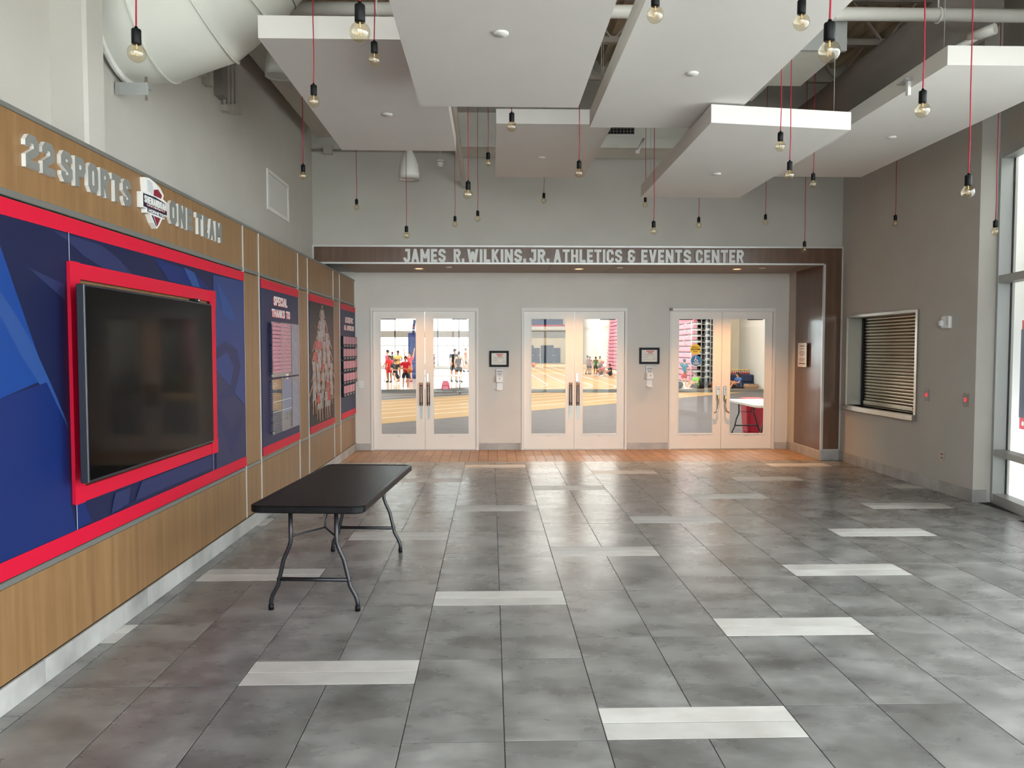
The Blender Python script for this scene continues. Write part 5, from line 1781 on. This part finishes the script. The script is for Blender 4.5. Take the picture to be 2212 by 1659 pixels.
def person(label, loc, face, H, pose, shirt, shorts, skin=rgb(206, 150, 118), hair=rgb(36, 26, 22), shoes=rgb(226, 226, 226), sleeves=True, longhair=False, group=None):
    """face: direction the person looks at, degrees; 0 = towards the viewer (-y)"""
    t = thing('person', label, 'person', loc, math.radians(face), group)
    J = dict(STAND)
    for p in pose:
        J.update(p)
    V = {k: Vector(v) * H for k, v in J.items()}
    if shirt is not None and False:
        pass
    names, verts, rad, edges = {}, [], [], []

    def add(k, p, r):
        names[k] = len(verts)
        verts.append(Vector(p))
        rad.append(tuple(v * H for v in r) if isinstance(r, tuple) else r * H)
        return names[k]

    def con(a, b):
        edges.append((names[a], names[b]))
    add('pel', V['pel'], (.075, .06))
    add('ch', V['ch'], (.085, .06))
    add('up', V['ch'].lerp(V['nk'], .6), (.07, .05))
    add('nk', V['nk'], .028)
    add('jaw', V['nk'].lerp(V['hd'], .45), (.034, .038))
    add('hd', V['hd'], (.048, .056))
    add('top', V['hd'] + (V['hd'] - V['nk']).normalized() * .04 * H, (.036, .044))
    for a, b in (('pel', 'ch'), ('ch', 'up'), ('up', 'nk'), ('nk', 'jaw'), ('jaw', 'hd'), ('hd', 'top')):
        con(a, b)
    fwd = Vector((0, -1, 0))
    add('nose', V['hd'] + fwd * .062 * H - Vector((0, 0, .012 * H)), .008)
    con('hd', 'nose')
    for s in 'LR':
        add('s' + s, V['s' + s], .038)
        add('e' + s, V['e' + s], .026)
        add('w' + s, V['w' + s], .018)
        con('up', 's' + s); con('s' + s, 'e' + s); con('e' + s, 'w' + s)
        d = (V['w' + s] - V['e' + s]).normalized()
        side = d.cross(Vector((1, 0, 0)) if abs(d.x) < .8 else Vector((0, 0, 1))).normalized()
        add('p' + s, V['w' + s] + d * .035 * H, (.02, .014))
        con('w' + s, 'p' + s)
        for fi, (o_, ln) in enumerate(((-.017, .036), (-.006, .042), (.006, .04), (.016, .032))):
            k = 'f%d%s' % (fi, s)
            add(k, V['w' + s] + d * (.04 + ln) * H + side * o_ * H + fwd * .008 * H, .005)
            con('p' + s, k)
        add('t' + s, V['w' + s] + d * .045 * H - side * .032 * H, .0055)
        con('p' + s, 't' + s)
        add('h' + s, V['h' + s], .052)
        add('k' + s, V['k' + s], .034)
        add('a' + s, V['a' + s], .022)
        add('o' + s, V['f' + s], (.022, .016))
        con('pel', 'h' + s); con('h' + s, 'k' + s); con('k' + s, 'a' + s); con('a' + s, 'o' + s)
    skm = mat('skin_%02x%02x' % (int(skin[0] * 255), int(skin[2] * 255)), skin, 0.6)
    body = skinmesh(verts, edges, rad, 'body', skm, t, 1)
    hm = mat('hair_%02x%02x' % (int(hair[0] * 255), int(hair[1] * 255)), hair, 0.7, bump=0.4, bscale=60)
    hp = V['hd'] + (V['hd'] - V['nk']).normalized() * .022 * H + Vector((0, .014 * H, 0))
    hr = MB()
    R_ = .056 * H
    hr.lathe([(R_ * .80, -R_ * .25), (R_ * .93, 0), (R_ * .92, R_ * .35), (R_ * .72, R_ * .72), (R_ * .36, R_ * .95), (0, R_ * 1.02)], hp, 14)
    hr.lathe([(R_ * .55, -R_ * 1.0), (R_ * .78, -R_ * .6), (R_ * .82, -R_ * .1), (R_ * .6, R_ * .4)], hp + Vector((0, R_ * .22, 0)), 12)
    if longhair:
        hr.tube([hp + Vector((0, R_ * .5, 0)), hp + Vector((0, R_ * 1.0, -R_ * 1.2)), hp + Vector((0, R_ * 1.1, -R_ * 2.6))], [R_ * .7, R_ * .55, R_ * .2], 8)
    hr.build('hair', hm, t)
    ey = MB()
    for s in (-1, 1):
        ey.lathe([(0, -.006 * H), (.006 * H, 0), (0, .006 * H)], V['hd'] + Vector((s * .02 * H, -.052 * H, .008 * H)), 6)
    ey.box(V['hd'].x - .014 * H, V['hd'].x + .014 * H, V['hd'].y - .05 * H, V['hd'].y - .044 * H, V['hd'].z - .034 * H, V['hd'].z - .029 * H)
    ey.build('face_features', m_eye, t)
    er = MB()
    for s in (-1, 1):
        er.lathe([(0, -.014 * H), (.008 * H, 0), (0, .014 * H)], V['hd'] + Vector((s * .055 * H, .004 * H, -.004 * H)), 6)
    er.build('ears', skm, t)
    # shirt
    sm = mat('shirt_%02x%02x%02x' % tuple(int(v * 255) for v in shirt[:3]), shirt, 0.8)
    sv, sr, se = [], [], []

    def sadd(p, r):
        sv.append(Vector(p)); sr.append(tuple(v * H for v in r) if isinstance(r, tuple) else r * H)
        return len(sv) - 1
    a0 = sadd(V['pel'].lerp(V['ch'], -.12), (.092, .078))
    a1 = sadd(V['pel'].lerp(V['ch'], .5), (.09, .075))
    a2 = sadd(V['ch'], (.1, .075))
    a3 = sadd(V['ch'].lerp(V['nk'], .62), (.08, .06))
    a4 = sadd(V['ch'].lerp(V['nk'], .86), .045)
    se += [(a0, a1), (a1, a2), (a2, a3), (a3, a4)]
    for s in 'LR':
        b0_ = sadd(V['s' + s], .05)
        se.append((a3, b0_))
        if sleeves:
            b1_ = sadd(V['s' + s].lerp(V['e' + s], .62), .044)
            se.append((b0_, b1_))
    skinmesh(sv, se, sr, 'shirt', sm, t, 1, 1)
    hm2 = mat('shorts_%02x%02x%02x' % tuple(int(v * 255) for v in shorts[:3]), shorts, 0.8)
    sv, sr, se = [], [], []
    a0 = sadd(V['pel'].lerp(V['ch'], .08), (.086, .074))
    a1 = sadd(V['pel'].lerp(V['hL'].lerp(V['hR'], .5), .8), (.09, .08))
    se.append((a0, a1))
    for s in 'LR':
        b0_ = sadd(V['h' + s], .068)
        b1_ = sadd(V['h' + s].lerp(V['k' + s], .78), .058)
        se += [(a1, b0_), (b0_, b1_)]
    skinmesh(sv, se, sr, 'shorts', hm2, t, 1, 1)
    shm = mat('shoe_%02x%02x' % (int(shoes[0] * 255), int(shoes[2] * 255)), shoes, 0.6)
    for s in 'LR':
        a, f_ = V['a' + s], V['f' + s]
        d = (f_ - a)
        MB().tube([a - d * .25 + Vector((0, 0, -.01 * H)), a + Vector((0, 0, -.008 * H)), a.lerp(f_, .7), a.lerp(f_, 1.25)], [.024 * H, .034 * H, .03 * H, .016 * H], 10).build('shoe', shm, t)
    # rest on the floor
    lo = min((ch.matrix_basis @ v.co).z for ch in t.children for v in ch.data.vertices)
    t.location.z = loc[2] - lo
    return t


RED, BLK, NVY = rgb(206, 22, 40), rgb(24, 24, 28), rgb(30, 36, 60)
sk1, sk2, sk3 = rgb(196, 138, 104), rgb(150, 98, 70), rgb(222, 172, 140)
person('boy in red shirt and black shorts holding a ball at the front', (-3.73, 33.35, 0), 15, 1.46, [SIDEBALL], RED, BLK, sk1, rgb(40, 28, 22))
ball('orange basketball in the hands of the red shirted boy', (-3.51, 33.05, 0.86))
person('boy in red kit standing left of the black shirted boy', (-5.42, 40.9, 0), -25, 1.45, [HOLD], rgb(226, 30, 44), RED, sk2, rgb(30, 22, 20), BLK)
person('tall curly haired boy in pink shirt at the left of the players', (-5.75, 42.6, 0), -60, 1.74, [], rgb(228, 96, 120), rgb(200, 70, 90), sk3, rgb(50, 36, 28))
person('boy in black shirt crouching among the players', (-5.05, 40.4, 0), 20, 1.62, [KNEEL], BLK, rgb(28, 30, 36), sk1)
person('boy in yellow shirt standing behind the crouching boy', (-5.42, 44.6, 0), -10, 1.70, [CROSS], rgb(240, 206, 120), rgb(230, 190, 110), sk2)
person('player in pink shirt raising both arms', (-4.40, 41.4, 0), -30, 1.62, [ARMSUP], rgb(232, 90, 108), rgb(214, 120, 110), sk3, rgb(60, 42, 30), rgb(180, 60, 80))
person('grey shirted player standing farthest left in the background', (-7.6, 50.0, 0), 10, 1.68, [], rgb(150, 136, 130), rgb(80, 78, 80), sk2)
person('dark dressed player sitting at the far left of the court', (-6.15, 41.2, 0), -70, 1.7, [SIT], rgb(60, 62, 68), BLK, sk1, shoes=rgb(40, 40, 44))
person('small dark shirted player far behind the crouching boy', (-6.7, 52.0, 0), 0, 1.6, [], rgb(60, 58, 62), BLK, sk2)
person('man in black polo shirt leaning forward on the court', (-2.03, 41.4, 0), 20, 1.84, [LEAN], rgb(26, 26, 30), rgb(30, 30, 34), sk1, rgb(26, 20, 18), rgb(60, 60, 70))
person('boy in black tank top with his back turned beside the man', (-1.72, 40.8, 0), 160, 1.66, [], rgb(20, 20, 24), BLK, sk3, rgb(40, 30, 26), rgb(60, 60, 72), sleeves=False)
person('small child in dark clothes far behind the folding table', (-5.5, 69.0, 0), 60, 1.40, [LEAN], rgb(44, 40, 44), BLK, sk1)
person('child in dark clothes next to the other small child', (-5.1, 68.6, 0), -70, 1.35, [], rgb(70, 58, 56), rgb(50, 50, 56), sk1)
person('player in orange shirt walking at the right of the court', (-1.97, 59.1, 0), 80, 1.86, [WALK], rgb(240, 120, 80), rgb(120, 100, 70), sk3, rgb(120, 80, 50), BLK)
person('person in red long sleeve cut by the middle door frame', (1.72, 38.5, 0), 60, 1.62, [HOLD], RED, rgb(90, 84, 84), sk3, rgb(60, 44, 34), BLK)
ball('orange basketball held by the person at the middle door frame', (2.12, 38.35, 0.98))
person('boy in grey shirt standing in the group by the white wall', (6.75, 53.4, 0), 70, 1.34, [WALK], rgb(170, 164, 158), BLK, sk2, shoes=BLK)
person('boy in brown shirt facing the grey shirted boy', (7.02, 54.2, 0), -40, 1.26, [], rgb(150, 96, 80), rgb(60, 40, 40), sk2, shoes=BLK)
person('boy in green jersey with his back turned', (7.22, 52.6, 0), 170, 1.26, [], rgb(48, 140, 66), rgb(30, 60, 44), sk2, sleeves=False)
person('boy in cream shirt at the right of the standing group', (7.62, 53.4, 0), -60, 1.3, [HOLD], rgb(224, 206, 160), rgb(60, 64, 60), sk2)
ball('orange basketball held at the right of the standing group', (7.80, 53.25, 0.86))
person('child in black sitting on the floor before the bleachers', (7.75, 49.7, 0), -80, 1.5, [SIT], BLK, rgb(30, 30, 34), sk1)
person('child in rust shirt sitting beside the child in black', (7.35, 50.6, 0), -50, 1.45, [SIT], rgb(190, 92, 70), rgb(60, 50, 46), sk2)
person('boy in teal shirt and red shorts reaching to the bleacher rail', (8.75, 34.4, 0), 200, 1.32, [dict(eR=(.22, -.06, .84), wR=(.3, -.14, .97))], rgb(30, 124, 160), RED, sk3, rgb(50, 34, 26))
person('person in bright green shirt sitting on the floor', (8.98, 33.3, 0), -70, 1.35, [SIT], rgb(126, 214, 56), rgb(90, 90, 90), sk3, rgb(90, 70, 54))
person('girl in blue shirt sitting before the navy mat', (10.66, 32.7, 0), -80, 1.42, [SIT], rgb(66, 110, 180), rgb(60, 60, 70), sk1, rgb(30, 22, 20), longhair=True)
